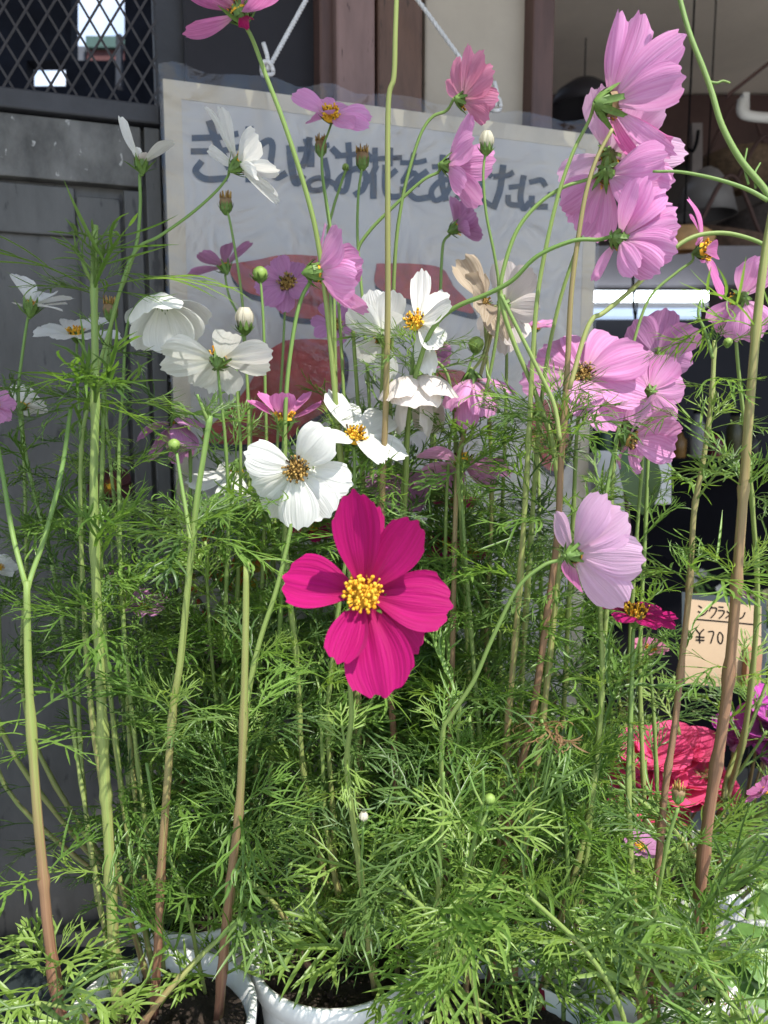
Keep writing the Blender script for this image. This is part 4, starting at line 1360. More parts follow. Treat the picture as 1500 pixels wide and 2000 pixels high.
flower_plant('cosmos with the pink bloom turned right below the salmon pink one', [(856, 336), (826, 352), (770, 402), (718, 456), (696, 500), (688, 600), (700, 800), (720, 1100), (740, 1400), (750, 1680)], .53, (6, 11), (.05, .5),
    dict(c=(876, 324), axis=(.8, -.02, -.35), L=102, W=66, col='pink', disc=15, bow=-.04, cal=1.3, label='pink bloom seen from the side',
         tips=[(920, 240, 1.0), (966, 332, 1.1), (918, 316, .9, {'s': 1}), (940, 408, .9), (908, 398, .7), (950, 275, .9, {'s': -1})]))
flower_plant('cosmos with the small faded pink bloom hanging right of the writing', [(878, 458), (866, 474), (862, 520), (860, 570), (850, 700), (840, 1000), (840, 1300), (830, 1690)], .66, (6, 11), (.05, .5),
    dict(c=(890, 446), axis=(.72, .4, -.3), L=62, W=38, col='lilac', disc=13, cal=1.3, label='small faded pink bloom', tips=[(880, 394), (908, 408), (928, 434), (943, 466), (912, 466, .8)]))
flower_plant('cosmos with the soft pink bloom in profile in the middle of the sign', [(606, 548), (590, 580), (575, 640), (560, 760), (556, 900), (560, 1100), (580, 1300), (590, 1480), (610, 1600), (632, 1700), (655, 1840)], .50, (8, 13), (0, .55),
    dict(c=(620, 532), axis=(.74, .12, -.3), L=108, W=78, col='pink', disc=21, bow=-.03, cal=1.35, label='soft pink bloom in profile', nu=20, nv=16,
         tips=[(636, 426, .6, {'s': -1}), (652, 448, .7, {'s': -1}), (680, 474, 1.1), (714, 526, 1.0), (706, 570, 1.0), (700, 600, .6), (724, 606, .6, {'s': -1})]))
flower_plant('cosmos with the dusky pink bloom facing out close to the sign', [(558, 580), (552, 700), (540, 900), (530, 1200), (500, 1500), (440, 1760)], .70, (5, 10), (.05, .5),
    dict(c=(562, 554), axis=(0, .05, .98), L=70, W=40, col='lilac', disc=17, disc_col='brownfl', nfl=60, open_=.7, label='dusky pink bloom with a brown middle',
         tips=[(540, 490), (580, 498), (498, 568), (522, 604), (556, 618), (604, 590), (606, 520), (502, 524)]))
flower_plant('cosmos with the shaded pink bloom below the dusky pink one', [(652, 650), (650, 800), (640, 1000), (620, 1300), (600, 1700), (620, 1800)], .72, (5, 10), (.05, .5),
    dict(c=(654, 636), axis=(.1, .5, .8), L=56, W=36, col='lilac', disc=14, disc_col='brownfl', label='shaded pink bloom', tips=ring((654, 636), (.1, .5, .8), 56, 7, .2, .4, seed=9)))
flower_plant('cosmos with the pale pink bloom at the left part of the sign', [(440, 540), (448, 580), (466, 620), (480, 700), (490, 900), (480, 1200), (450, 1500), (410, 1760)], .72, (5, 10), (.05, .4),
    dict(c=(438, 520), axis=(-.35, .85, -.2), L=72, W=36, col='lilac', disc=13, cal=1.3, label='pale pink bloom', tips=[(494, 474, .9), (402, 512, .9), (366, 540, .8), (460, 490, .8)]))
flower_plant('cosmos with the small rose bloom opening upward above the white ones', [(556, 846), (556, 900), (556, 1000), (548, 1200), (530, 1500), (520, 1760)], .53, (7, 11), (0, .4),
    dict(c=(555, 818), axis=(0, .95, .2), L=80, W=46, col='hotpink', disc=18, cal=1.0, cup=.25, bow=-.05, spread=1.3, label='small rose bloom, cup shaped',
         tips=[(482, 772, .9), (504, 757, .9), (552, 754, .95, {'s': -1}), (556, 768, 1.1, {'s': 1, 'L': 66}), (608, 757, .9), (628, 778, .8)]))
# left: white ones
flower_plant('cosmos with the two petalled white bloom at the upper left', [(273, 344), (274, 400), (268, 470), (250, 530), (225, 600), (205, 720), (200, 900), (196, 1100), (220, 1400), (260, 1700), (300, 1900)], .52, (7, 12), (0, .4),
    dict(c=(276, 318), axis=(-.05, .95, .1), L=92, W=44, col='white', disc=12, nfl=20, disc_col='brownfl', cal=1.8, label='white bloom with few petals', bow=-.03, droop=.6,
         tips=[(240, 238, 1.1), (352, 293, .75), (268, 290, .5, {'L': 34}), (292, 306, .5, {'L': 30, 'mat': 'cream'})]), ymin=560)
flower_plant('cosmos with the white bloom that leans right at the upper left of the sign', [(444, 346), (420, 376), (370, 420), (310, 462), (272, 482), (246, 530), (215, 640), (170, 800), (158, 900), (160, 1100), (180, 1400), (230, 1700), (290, 1920)], .50, (6, 13), (0, .5),
    dict(c=(466, 322), axis=(.62, .55, -.25), L=110, W=50, col='white', disc=17, cal=1.35, label='white bloom leaning right', bow=-.02,
         tips=[(410, 212, .7), (440, 226, 1.1), (396, 264, .8), (526, 304, 1.1), (556, 352, .8), (556, 396, .9), (520, 372, .7)]), ymin=820)
flower_plant('cosmos with the white bloom at the far left edge', [(54, 624), (44, 690), (36, 770), (46, 860), (66, 960), (90, 1050), (120, 1200), (140, 1400), (170, 1600), (210, 1850), (230, 1960)], .60, (6, 11), (0, .4),
    dict(c=(60, 596), axis=(.1, .93, .12), L=78, W=52, col='white', disc=11, nfl=16, cal=2.2, label='white bloom facing up',
         tips=[(26, 528, 1.0), (70, 548, 1.1), (108, 578, .9), (142, 576, .8), (132, 612, .8), (10, 578, .8)]), ymin=800)
flower_plant('cosmos with the low white bloom showing a yellow middle at the far left', [(150, 690), (152, 760), (158, 860), (165, 1000), (150, 1200), (160, 1500), (190, 1750), (230, 1900)], .62, (6, 11), (0, .4),
    dict(c=(148, 652), axis=(.08, .8, .5), L=84, W=50, col='white', disc=15, nfl=36, cal=1.2, label='white bloom with a yellow middle',
         tips=[(66, 636), (116, 604), (234, 652), (196, 606), (146, 678, .9), (90, 662), (206, 672)]), ymin=900)
flower_plant('cosmos with the drooping crumpled white bloom left of the sign', [(296, 578), (272, 590), (248, 640), (240, 760), (232, 900), (240, 1200), (270, 1500), (310, 1800), (320, 1900)], .53, (6, 11), (0, .4),
    dict(c=(318, 590), axis=(.12, -.9, .25), L=98, W=90, col='white', disc=10, cal=2.0, nfl=16, label='drooping white bloom', cup=.5, bow=-.14, ruffle=.03, tooth=.03,
         tips=[(392, 620, 1.0), (374, 660, 1.1), (330, 694, 1.1), (268, 686, 1.0), (254, 626, 1.0), (320, 640, 1.2, {'s': 1}), (350, 680, 1.0, {'s': -1})]), ymin=900)
flower_plant('cosmos with the wide white bloom seen from below at the left of the sign', [(426, 726), (430, 770), (440, 860), (446, 1000), (440, 1200), (430, 1500), (400, 1750)], .54, (6, 11), (0, .4),
    dict(c=(427, 702), axis=(.02, .72, -.62), L=112, W=58, col='white', disc=20, cal=1.1, label='wide white bloom from below', bow=.04,
         tips=[(308, 714), (330, 682), (358, 742, .9), (538, 690), (470, 666, .9), (438, 750, .9), (520, 714), (388, 748, .8)]))
flower_plant('cosmos with the white bloom with yellow middle in the middle of the sign', [(812, 668), (800, 760), (790, 900), (780, 1100), (770, 1400), (760, 1690)], .52, (6, 11), (.05, .5),
    dict(c=(813, 630), axis=(-.4, .3, .82), L=112, W=56, col='white', disc=19, nfl=50, label='white bloom with an orange middle', bow=-.02,
         tips=[(822, 516, .8), (866, 548, 1.1), (782, 590, .7), (870, 620, .9), (838, 736, .8), (858, 694, .9)]), nodes=[(690, 1.1, 'fine', .5), (700, 1.0, 'fine', .2), (740, .9, 'fine', .4), (950, .9), (1100, 1.0), (1250, 1.0), (1400, 1.0), (1550, 1.0)])
flower_plant('cosmos with the white bloom behind the orange centred one', [(748, 690), (744, 800), (740, 1000), (735, 1300), (740, 1680)], .56, (6, 11), (.2, .6),
    dict(c=(746, 660), axis=(-.1, .4, -.85), L=94, W=60, col='white', disc=15, label='white bloom in shade', tips=[(684, 612), (722, 570), (770, 574), (798, 640), (700, 690), (760, 740, .8)]))
flower_plant('cosmos with the big drooping white bloom right below the middle of the sign', [(810, 718), (830, 706), (860, 712), (880, 760), (890, 900), (880, 1200), (860, 1500), (850, 1690)], .54, (6, 11), (.1, .6),
    dict(c=(816, 736), axis=(-.05, -.85, .1), L=124, W=80, col='cream', disc=10, cal=2.0, nfl=16, label='drooping white bloom', cup=.45, bow=-.12, tooth=.03,
         tips=[(760, 798), (782, 856), (832, 866), (870, 800), (808, 820, 1.2, {'s': 1}), (850, 850, 1.0, {'s': -1})]))
flower_plant('cosmos with the drooping pink bloom at the right part of the sign', [(924, 722), (945, 690), (960, 620), (968, 600), (960, 650), (930, 760), (905, 850), (893, 930), (888, 1050), (885, 1200), (880, 1400), (870, 1650), (880, 1900)], .55, (6, 15), (.35, .85),
    dict(c=(922, 740), axis=(.1, -.85, -.2), L=98, W=58, col='pink', disc=10, cal=2.0, nfl=16, label='drooping pink bloom', bow=-.12, cup=.3,
         tips=[(1012, 776, 1.0), (948, 826, 1.1), (876, 812, 1.0), (910, 846, 1.0), (980, 800, .8, {'s': -1, 'mat': 'white'})]), nodes=[(856, 1.3, 'fine', .5), (864, 1.2, 'fine', .2), (872, 1.1, 'fine', .8), (1180, .9), (1330, 1.0), (1480, 1.0), (1640, 1.0), (1780, 1.0)])
flower_plant('cosmos with the flat pink bloom seen from below, right above the magenta one', [(900, 918), (902, 980), (910, 1100), (925, 1300), (940, 1500), (930, 1700), (960, 1900)], .56, (8, 12), (.05, .4),
    dict(c=(902, 902), axis=(.02, .86, -.4), L=108, W=52, col='pink', disc=18, cal=.9, label='flat pink bloom from below',
         tips=[(814, 890), (1004, 922), (990, 908), (976, 954, .9), (866, 950, .9), (890, 956, .8), (832, 926)]))
flower_plant('cosmos with the mauve bloom hanging behind the white and magenta ones', [(776, 905), (790, 940), (800, 1050), (790, 1300), (780, 1680)], .62, (6, 11), (.1, .5),
    dict(c=(778, 922), axis=(.1, -.75, -.5), L=92, W=72, col='lilac', disc=10, cal=2.0, nfl=16, label='mauve bloom', bow=-.06, tips=[(734, 972), (820, 1002), (864, 954), (776, 1000), (716, 930)]))
flower_plant('cosmos with the lilac bloom hanging at the left edge of the sign', [(342, 806), (338, 790), (360, 800), (372, 900), (366, 1100), (350, 1400), (345, 1730)], .60, (6, 11), (0, .4),
    dict(c=(343, 826), axis=(.0, -.93, .1), L=88, W=58, col='lilac', disc=10, cal=2.0, nfl=16, label='lilac bloom hanging down', bow=-.14, cup=.3,
         tips=[(276, 868), (300, 908), (346, 914, 1.0, {'s': 1}), (382, 884), (400, 850), (340, 900, 1.0, {'s': -1})]))
flower_plant('cosmos with the white bloom hanging behind the left stems', [(466, 902), (478, 960), (486, 1100), (480, 1400), (440, 1740)], .62, (6, 11), (0, .4),
    dict(c=(460, 915), axis=(-.1, -.6, -.5), L=98, W=54, col='white', disc=14, cal=1.2, label='white bloom hanging', tips=[(364, 944), (418, 905, .8), (450, 992), (476, 992)]))
flower_plant('cosmos with the torn faded white bloom in front of the sign', [(985, 620), (990, 700), (985, 900), (975, 1200), (985, 1500), (1000, 1720)], .60, (6, 11), (.1, .5),
    dict(c=(984, 600), axis=(.3, .1, -.9), L=92, W=58, col='cream', disc=16, cal=1.3, label='faded white bloom', tips=[(982, 510), (1030, 540), (1044, 618), (1012, 680), (990, 690, .8), (950, 640)]))
flower_plant('cosmos with the brown papery withered bloom in front of the sign', [(945, 606), (950, 680), (955, 800), (960, 1000), (950, 1300), (975, 1700)], .56, (6, 11), (.3, .7),
    dict(c=(946, 590), axis=(.1, .1, .9), L=98, W=62, col='papery', disc=11, disc_col='brownfl', cal=1.0, label='brown papery withered bloom', ruffle=.11, tooth=.12, cup=.3, pleat=.08,
         tips=[(892, 498, 1.0), (926, 522, .9), (900, 566, .8), (1000, 642, 1.0), (980, 676, .9), (936, 640, .9)]))
# crimson ones in the depth
for (x, y, r_, lb, ax, sd_) in [(890, 985, 48, 'cosmos with the small crimson bloom under the flat pink one', (0, .9, .3), 1), (868, 1066, 44, 'cosmos with the crimson bloom right of the magenta bloom', (-.3, .6, .6), 2),
                                (925, 1078, 38, 'cosmos with the lowest crimson bloom, deep between the stems', (.2, .8, .4), 3), (610, 1030, 46, 'cosmos with the crimson bloom behind the white open bloom', (.2, .6, .4), 4)]:
    flower_plant(lb, [(x + 3, y + 25), (x + 6, y + 150), (x - 10, 1400), (x - 5, 1700), (x, 1760)], .64, (6, 10), (.1, .5),
        dict(c=(x, y), axis=ax, L=r_, W=r_ * .62, col='purple_red', disc=12, nfl=30, label='small crimson bloom', tips=ring((x, y), ax, r_, 7, .15, sd_, seed=sd_)))
for (x, y, r_, lb, ax, col, Zf) in [(282, 1188, 52, 'cosmos with the withering mauve bloom low at the left', (.1, .7, .3), 'lilac', .60), (448, 1262, 62, 'cosmos with the pale mauve bloom low behind the left stems', (.2, -.6, .4), 'lilac', .66),
                                    (-14, 790, 46, 'cosmos with the pink bloom cut by the left edge', (.8, .2, .3), 'pink', .58), (44, 792, 50, 'cosmos with the shaded white bloom at the left edge', (.1, .6, -.5), 'white', .66),
                                    (-6, 1110, 40, 'cosmos with the low white bloom cut by the left edge', (.4, .6, .3), 'white', .62), (240, 1140, 40, 'cosmos with the pale bloom in shadow behind the first tall stem', (.3, .5, .4), 'lilac', .68),
                                    (845, 690, 40, 'cosmos with the mauve bloom behind the orange centred white one', (.5, .3, -.4), 'lilac', .66), (1045, 640, 40, 'cosmos with the pink bloom low behind the two thin stems', (.1, .8, .3), 'pink', .66),
                                    (1270, 1270, 40, 'cosmos with the small pink bloom under the magenta edge on bloom', (0, .9, .3), 'rose', .62), (1500, 1545, 50, 'cosmos with the rose bloom low at the right edge', (-.5, .6, -.3), 'hotpink', .52),
                                    (1250, 1655, 40, 'cosmos with the fading mauve bloom low among the right foliage', (.1, .5, .3), 'lilac', .60)]:
    yb = max(1760, y + 190)
    flower_plant(lb, [(x, y + 30), (x + 8, y + (yb - y) * .3), (x + 14, y + (yb - y) * .65), (min(1440, max(250, x + 10)), yb)], Zf, (6, 11), (.1, .5),
        dict(c=(x, y), axis=ax, L=r_, W=r_ * .72, col=col, disc=11, nfl=30, label=None, ruffle=.06, tips=ring((x, y), ax, r_, 7, .35, x * .1, seed=int(x) + 90)), ymin=max(1050, y + 90))

# tall bare or leafy stems in front
def bare(label, pts, Zt, w, ripe, nodes=None, **kw):
    return plant(label, pts, Zt, w, ripe, nodes=nodes, **kw)

o = bare('tall cut pale green cosmos stem with leaf whorls, second from the left', [(186, 440), (183, 540), (186, 750), (183, 1000), (190, 1200), (196, 1330), (205, 1530), (213, 1650), (222, 1850), (232, 1995)], .47, (12, 25), (.12, .42),
         [(545, 1.3, 'bare', .35), (552, 1.1, 'bare', .5), (556, .9, 'bare', .0), (752, 1.2, 'fine', .3), (760, 1.2, 'fine', .1), (768, 1.1, 'fine', .5), (772, .9, 'fine', -.2), (1060, .9, 'fine', .5), (1205, 1.0, 'fine', .4), (1215, 1.1, 'fine', .1), (1400, .8, 'fine', .3), (1530, .7), (1700, .9, 'young', .6), (1860, .6)], ysize=200)
branch(o, [(158, 500), (168, 528), (182, 552)], .465, .475, (7, 9)); branch(o, [(219, 478), (206, 512), (188, 545)], .465, .475, (6, 8))
o = bare('reddish brown cosmos stem at the far left with forked top', [(52, 1135), (56, 1330), (70, 1550), (83, 1695), (96, 1830), (125, 1995), (190, 2050)], .46, (13, 24), (.15, .95),
         [(1400, 1.1, 'fine', .2), (1440, 1.0, 'bare', .1), (1695, 1.0, 'fine', .55), (1900, 1.0, 'broad', .1), (1905, .85, 'broad', .3), (1880, .8, 'broad', .7)], ysize=190)
branch(o, [(-6, 860), (6, 930), (24, 1040), (44, 1120), (53, 1150)], .49, .461, (8, 11), (0, .1)); branch(o, [(138, 800), (120, 920), (90, 1040), (62, 1122), (54, 1152)], .49, .461, (8, 11), (0, .1))
o = bare('cosmos stem third from the left, green above and pinkish brown below', [(410, 812), (396, 900), (385, 970), (372, 1090), (352, 1290), (338, 1380), (325, 1550), (315, 1690), (309, 1830), (300, 1990)], .45, (11, 19), (.05, .85),
         [(815, .7, 'bare', .3), (1030, 1.0, 'fine', .15), (1040, 1.1, 'fine', .0), (1045, .8, 'bare', .5), (1380, 1.0, 'fine', .6), (1690, .7), (1930, .8, 'broad')], ysize=190)
branch(o, [(385, 770), (397, 800), (407, 822)], .45, .455, (5, 8)); branch(o, [(345, 885), (352, 930), (365, 1010), (372, 1060)], .46, .452, (6, 9))
tp = make_bud(o, (340, 868), .458, (.0, .95, .2), 12, 'bud')
o = bare('olive cosmos stem cut off below the white bloom, left of the magenta one', [(481, 1098), (477, 1330), (468, 1560), (452, 1700), (438, 1830), (425, 1990)], .45, (13, 20), (.3, .8),
         [(1385, .95, 'fine', .5), (1570, 1.15, 'fine', .2), (1575, .9, 'bare', .1), (1720, 1.2, 'fine', .2), (1890, .9, 'broad', .3)], ysize=185)
o = bare('thin tall olive stem that leaves the top edge left of the beige board', [(776, -60), (772, 60), (769, 150), (758, 205), (757, 420), (757, 600), (753, 800), (746, 1000), (752, 1250), (770, 1450), (778, 1650), (785, 1800)], .44, (10, 15), (.3, .9), [(1330, .8), (1500, .9), (1700, 1.0)], ysize=160)
o = bare('tall purplish brown stem leaning right in front of the right clump', [(1196, 252), (1166, 308), (1147, 366), (1133, 440), (1116, 570), (1108, 720), (1096, 900), (1088, 1050), (1062, 1250), (1036, 1420), (1002, 1560), (975, 1760), (958, 1925)], .45, (8, 18), (.45, .85),
         [(800, 1.2, 'fine', .1), (812, 1.2, 'fine', .3), (820, 1.0, 'fine', .5), (835, 1.1, 'fine', -.1), (1000, 1.1, 'fine', .3), (1010, .9, 'fine', .0), (1180, .8), (1420, .8), (1580, .9), (1800, .9)], ysize=170)
branch(o, [(1250, 560), (1330, 470), (1400, 455), (1470, 468), (1530, 510)][::-1] and [(1530, 500), (1470, 468), (1400, 455), (1330, 475), (1240, 560), (1180, 610), (1158, 622), (1140, 660), (1112, 760)], .46, .452, (8, 10), (.1, .45))
branch(o, [(978, 575), (1010, 640), (1050, 720), (1082, 790), (1094, 860)], .45, .452, (7, 9), (.1, .3))
o = bare('thickest reddish brown stem at the right edge', [(1512, 395), (1494, 500), (1480, 620), (1466, 780), (1455, 930), (1444, 1080), (1430, 1260), (1415, 1400), (1384, 1600), (1362, 1800), (1345, 1960), (1342, 2060)], .42, (16, 26), (.35, .95),
         [(625, 1.1, 'fine', .5), (640, 1.1, 'bare', .7), (945, 1.3, 'bare', .75), (950, 1.0, 'fine', .5), (1135, .9, 'bare', .45), (1300, .8, 'fine'), (1310, 1.0, 'young'), (1480, 1.0), (1640, 1.2, 'fine', .3), (1760, 1.1, 'fine'), (1860, .9, 'broad')], ysize=200)
branch(o, [(1318, -40), (1345, 60), (1372, 130), (1390, 180), (1410, 245), (1445, 310), (1490, 365), (1512, 400)], .43, .421, (9, 13), (.05, .1))
branch(o, [(1386, 160), (1400, 162), (1412, 158), (1426, 162)], .43, .43, (6, 4), (.05, .1))
branch(o, [(1275, 335), (1330, 336), (1400, 350), (1460, 370), (1500, 392)], .43, .421, (5, 9), (0, .05))
branch(o, [(1459, 290), (1454, 325), (1462, 360)], .428, .424, (3, 5), (0, .0)); branch(o, [(1485, 318), (1474, 340), (1476, 368)], .428, .424, (3, 5), (0, .0))
o = bare('brown stem left of the thickest one, in front of the dark shop', [(1396, 665), (1390, 780), (1374, 900), (1356, 1000), (1347, 1150), (1332, 1290), (1318, 1420), (1300, 1540), (1285, 1700), (1270, 1860), (1290, 2050)], .47, (9, 17), (.35, .9),
         [(680, .7, 'fine', .5), (760, .9, 'fine', .4), (840, .9, 'fine', .5), (978, 1.1, 'fine', .8), (1125, 1.2, 'fine', .25), (1130, 1.1, 'fine', .6), (1135, 1.1, 'fine', .45), (1300, .9), (1480, .9), (1600, .9), (1740, 1.0), (1900, 1.0, 'broad')], ysize=180)
make_bud(o, (1422, 668), .472, (.1, .9, .2), 9, 'bud')
branch(o, [(1368, 585), (1364, 615), (1374, 640), (1384, 668), (1392, 700)], .47, .47, (5, 7), (0, .1))
o = bare('green stem with a round green bud right of the middle at the bottom', [(943, 1506), (944, 1560), (934, 1610), (912, 1700), (890, 1790), (878, 1850), (872, 1960)], .42, (6, 12), (0, .3),
         [(1610, .8, 'young', .4), (1715, 1.0, 'young', .2), (1840, 1.1, 'young', .3), (1860, 1.1, 'broad', .3)], ysize=200)
make_bud(o, (957, 1560), .42, (.1, .95, .2), 11, 'bud'); branch(o, [(952, 1572), (950, 1590), (940, 1612)], .42, .42, (5, 6)); branch(o, [(917, 1515), (928, 1545), (942, 1572)], .42, .42, (4, 5))
o = bare('short cut stem behind the pale pink bloom stalk, with upright leaves', [(866, 1508), (864, 1600), (858, 1700), (852, 1850), (868, 1990)], .44, (7, 13), (.1, .6), [(1600, 1.1, 'fine', .9), (1605, 1.0, 'fine', .4), (1790, 1.0, 'young')], ysize=190)
o = bare('short stem with a small green bud below the magenta bloom', [(709, 1615), (708, 1650), (706, 1700), (712, 1800), (720, 1900)], .42, (5, 8), (0, .2), [(1850, .9, 'young', .3)], ysize=180)
make_bud(o, (710, 1600), .42, (.02, .98, .1), 9, 'cream')
o = bare('stem with a greyish seed head in front of the coral cyclamen', [(1324, 1578), (1305, 1640), (1290, 1720), (1272, 1830), (1256, 1940), (1275, 2060)], .45, (8, 13), (.1, .5), [(1650, .8), (1760, 1.0), (1850, 1.0, 'young')], ysize=180)
make_bud(o, (1325, 1552), .45, (.05, .97, .1), 15, 'seed')
# budding stems against the sign
for (c, kind, r_, st, Zt_, lb) in [
    ((627, 288), 'seed', 14, [(628, 310), (630, 350), (640, 420), (650, 500), (655, 700), (660, 1000), (650, 1400), (640, 1760)], .60, 'stem with a brown seed head just under the pink bloom facing out'),
    ((708, 312), 'seed', 16, [(706, 335), (700, 380), (698, 450), (702, 520), (712, 640), (725, 900), (720, 1300), (715, 1740)], .60, 'stem with a straw coloured seed head in front of the flower character'),
    ((675, 326), 'bud', 7, [(674, 336), (664, 365), (650, 410), (640, 470), (648, 640), (660, 1000), (670, 1700)], .62, 'thin stem with the smallest green bud between two seed heads'),
    ((441, 400), 'seed', 15, [(446, 420), (456, 470), (470, 560), (478, 660), (486, 900), (470, 1300), (430, 1750)], .62, 'stem with a bristly seed head under the leaning white bloom'),
    ((508, 534), 'bud', 15, [(510, 560), (515, 640), (518, 760), (520, 900), (510, 1200), (500, 1500), (470, 1760)], .58, 'stem with a star shaped green bud left of the soft pink bloom'),
    ((478, 632), 'cream', 18, [(468, 660), (462, 700), (464, 780), (470, 900), (462, 1200), (440, 1500), (420, 1750)], .58, 'stem with a cream bud about to open left of the sign drawing'),
    ((216, 608), 'seed', 17, [(218, 630), (214, 690), (205, 760), (215, 900), (235, 1100), (250, 1400), (280, 1700), (310, 1860)], .58, 'stem with an orange brown seed head left of the drooping white bloom'),
    ((950, 284), 'cream', 15, [(946, 312), (944, 350), (950, 420), (966, 500), (974, 560), (972, 640), (950, 760), (920, 850), (900, 910)], .50, None),
    ((930, 672), 'bud', 16, [(922, 700), (900, 770), (884, 830), (876, 900), (870, 1100), (880, 1400), (900, 1740)], .55, 'stem with a green star shaped bud below the withered bloom'),
]:
    if lb is None:
        st = st[:-1] + [(895, 900), (905, 1100), (920, 1400), (940, 1700), (960, 1760)]
        lb = 'stem with a cream bud on a green star by the salmon pink bloom'
    path = solid_path(st, Zt_)
    o = empty('cosmos_plant', path[-1], lb, 'flower plant', GROUP)
    top = make_bud(o, c, Zt_, (.02, .96, .2), r_, kind)
    finish(o, [top] + path, Zt_, (5.5, 11), (.05, .5), st, None, 140, 'fine', 120, 1040)

# ======================= the crowd behind =======================
fr_ = random.Random(21)
NF = 0
WHERE = ['lower left pot', 'bottom middle pot', 'pot right of the middle', 'lower right pot', 'front right corner pot', 'left pot of the back row', 'middle pot of the back row', 'right middle pot of the back row', 'right pot of the back row']
for PI_, (x, y, r, zs_) in enumerate(POTS[:]):
    front = y < .5
    cnt = (3 if PI_ == 0 else 5) if y < .56 else 7
    for k in range(cnt):
        a, q = fr_.uniform(0, 6.28), r * .8 * math.sqrt(fr_.random())
        base = Vector((x + q * math.cos(a), y + q * math.sin(a), zs_ - .004))
        h = fr_.uniform(.20, .38) if y >= .56 else fr_.uniform(.08, .26)
        if base.x > .15:
            h *= .62
        if base.x < -.12:
            h *= .95
        lean = Vector((fr_.gauss(0, .05), fr_.gauss(-.01, .03), 0))
        mid = base + Vector((fr_.gauss(0, .01), fr_.gauss(0, .01), h * .5)) + lean * .35
        tip = base + lean + Vector((0, 0, h))
        path = [tip, tip.lerp(mid, .5) + Vector((fr_.gauss(0, .004), 0, 0)), mid, mid.lerp(base, .55), base]
        o = empty('cosmos_plant', base, 'thin bloomless cosmos stem, half hidden, in the ' + WHERE[PI_], 'flower plant', 'bloomless stems of the ' + WHERE[PI_])
        st_q = spline(path, 6)
        tot = [0.0]
        for i in range(1, len(st_q)):
            tot.append(tot[-1] + (st_q[i] - st_q[i - 1]).length)
        ripe_ = fr_.uniform(.2, .9)
        s_ = .004
        nds = []
        while s_ < tot[-1] - .015:
            nds.append(s_)
            s_ += fr_.uniform(.032, .052)
        stem_part(o, path, .0011, fr_.uniform(.0015, .0024) if y < .5 else fr_.uniform(.002, .0032), fr_.uniform(0, .2), ripe_, nodes=nds, n=6)
        az = fr_.uniform(0, 6.28)
        for s_ in nds:
            p, T = along(st_q, tot, s_)
            st_s = 'fine' if fr_.random() < .8 else 'young'
            low = p.z < zs_ + .05
            if fr_.random() < (.25 if low else .015):
                st_s = 'dry'
            elif low:
                st_s = 'broad' if fr_.random() < .6 else 'young'
            node_leaves(o, p, T, fr_.uniform(.055, .085) * (.55 if st_s == 'dry' else 1), st_s, az)
            if fr_.random() < .55:
                node_leaves(o, p, T, fr_.uniform(.03, .055), 'young' if fr_.random() < .5 else 'fine', az + 1.5, n=fr_.choice((1, 2)), el=fr_.uniform(.7, 1.2))
            az += math.pi / 2
        NF += 1

# ------------------------------------------------------------------ other plants and the price card at the right
def cyclamen(px, py, Z, col, nfl, spread, label, seed, pot_label):
    q = random.Random(seed)
    c = P(px, py, Z)
    zb = 1.15 - .635 + .055
    potx, poty = c.x, c.y + .075
    pot(potx, poty, .055, pot_label, rim=zb + .045, h=.10, mat=m_potg, group='cyclamen pots')
    o = empty('cyclamen', (potx, poty, zb + .03), label, 'flower plant', 'cyclamen')
    for i in range(nfl):
        a = i * 2.4
        rr = spread * math.sqrt((i + .3) / nfl)
        fc = c + Vector((rr * math.cos(a), -.01 - .012 * math.cos(3 * a), rr * .85 * math.sin(a) + .006 * q.uniform(-1, 1)))
        root = Vector((potx + q.uniform(-.01, .01), poty, zb + .03))
        stem_part(o, [fc, fc + Vector((0, .004, .004)), fc.lerp(root, .4) + Vector((0, 0, .01)), root], .0012, .0016, .5, .7, n=6)
        mb = MB(); mb.ball(fc, .005, 8, 5); fl = mb.build('flower', M[col], o, True)
        axd = Vector((q.uniform(-.25, .25), -.35 + q.uniform(-.2, .2), 1)).normalized()
        A, B, aa = frame(axd)
        for k in range(5):
            t = 2 * math.pi * k / 5 + q.uniform(-.2, .2)
            d = (A * math.cos(t) + B * math.sin(t)) * .8 + aa * .75 + Vector((0, -.15, 0))
            petal(fl, fc, d, aa, .034, .042, M[col], bow=.12, cup=.25, ruffle=.02, tooth=.01, pleat=.02, seed=seed * 50 + i * 7 + k, blunt=.72, narrow=.35, nu=10, nv=8)
    for i in range(9):
        a = i * .7
        lc = Vector((potx, poty, zb + .05)) + Vector((math.cos(a) * .05, math.sin(a) * .04 - .01, q.uniform(0, .03)))
        round_leaf(o, lc, Vector((math.cos(a), math.sin(a), .25)), .030, seed + i)
    return o


m_cyl = simple('marbled round leaf', (.10, .20, .05), .5, .3, 60, .2, spots=((.36, .46, .26), .55, 60))


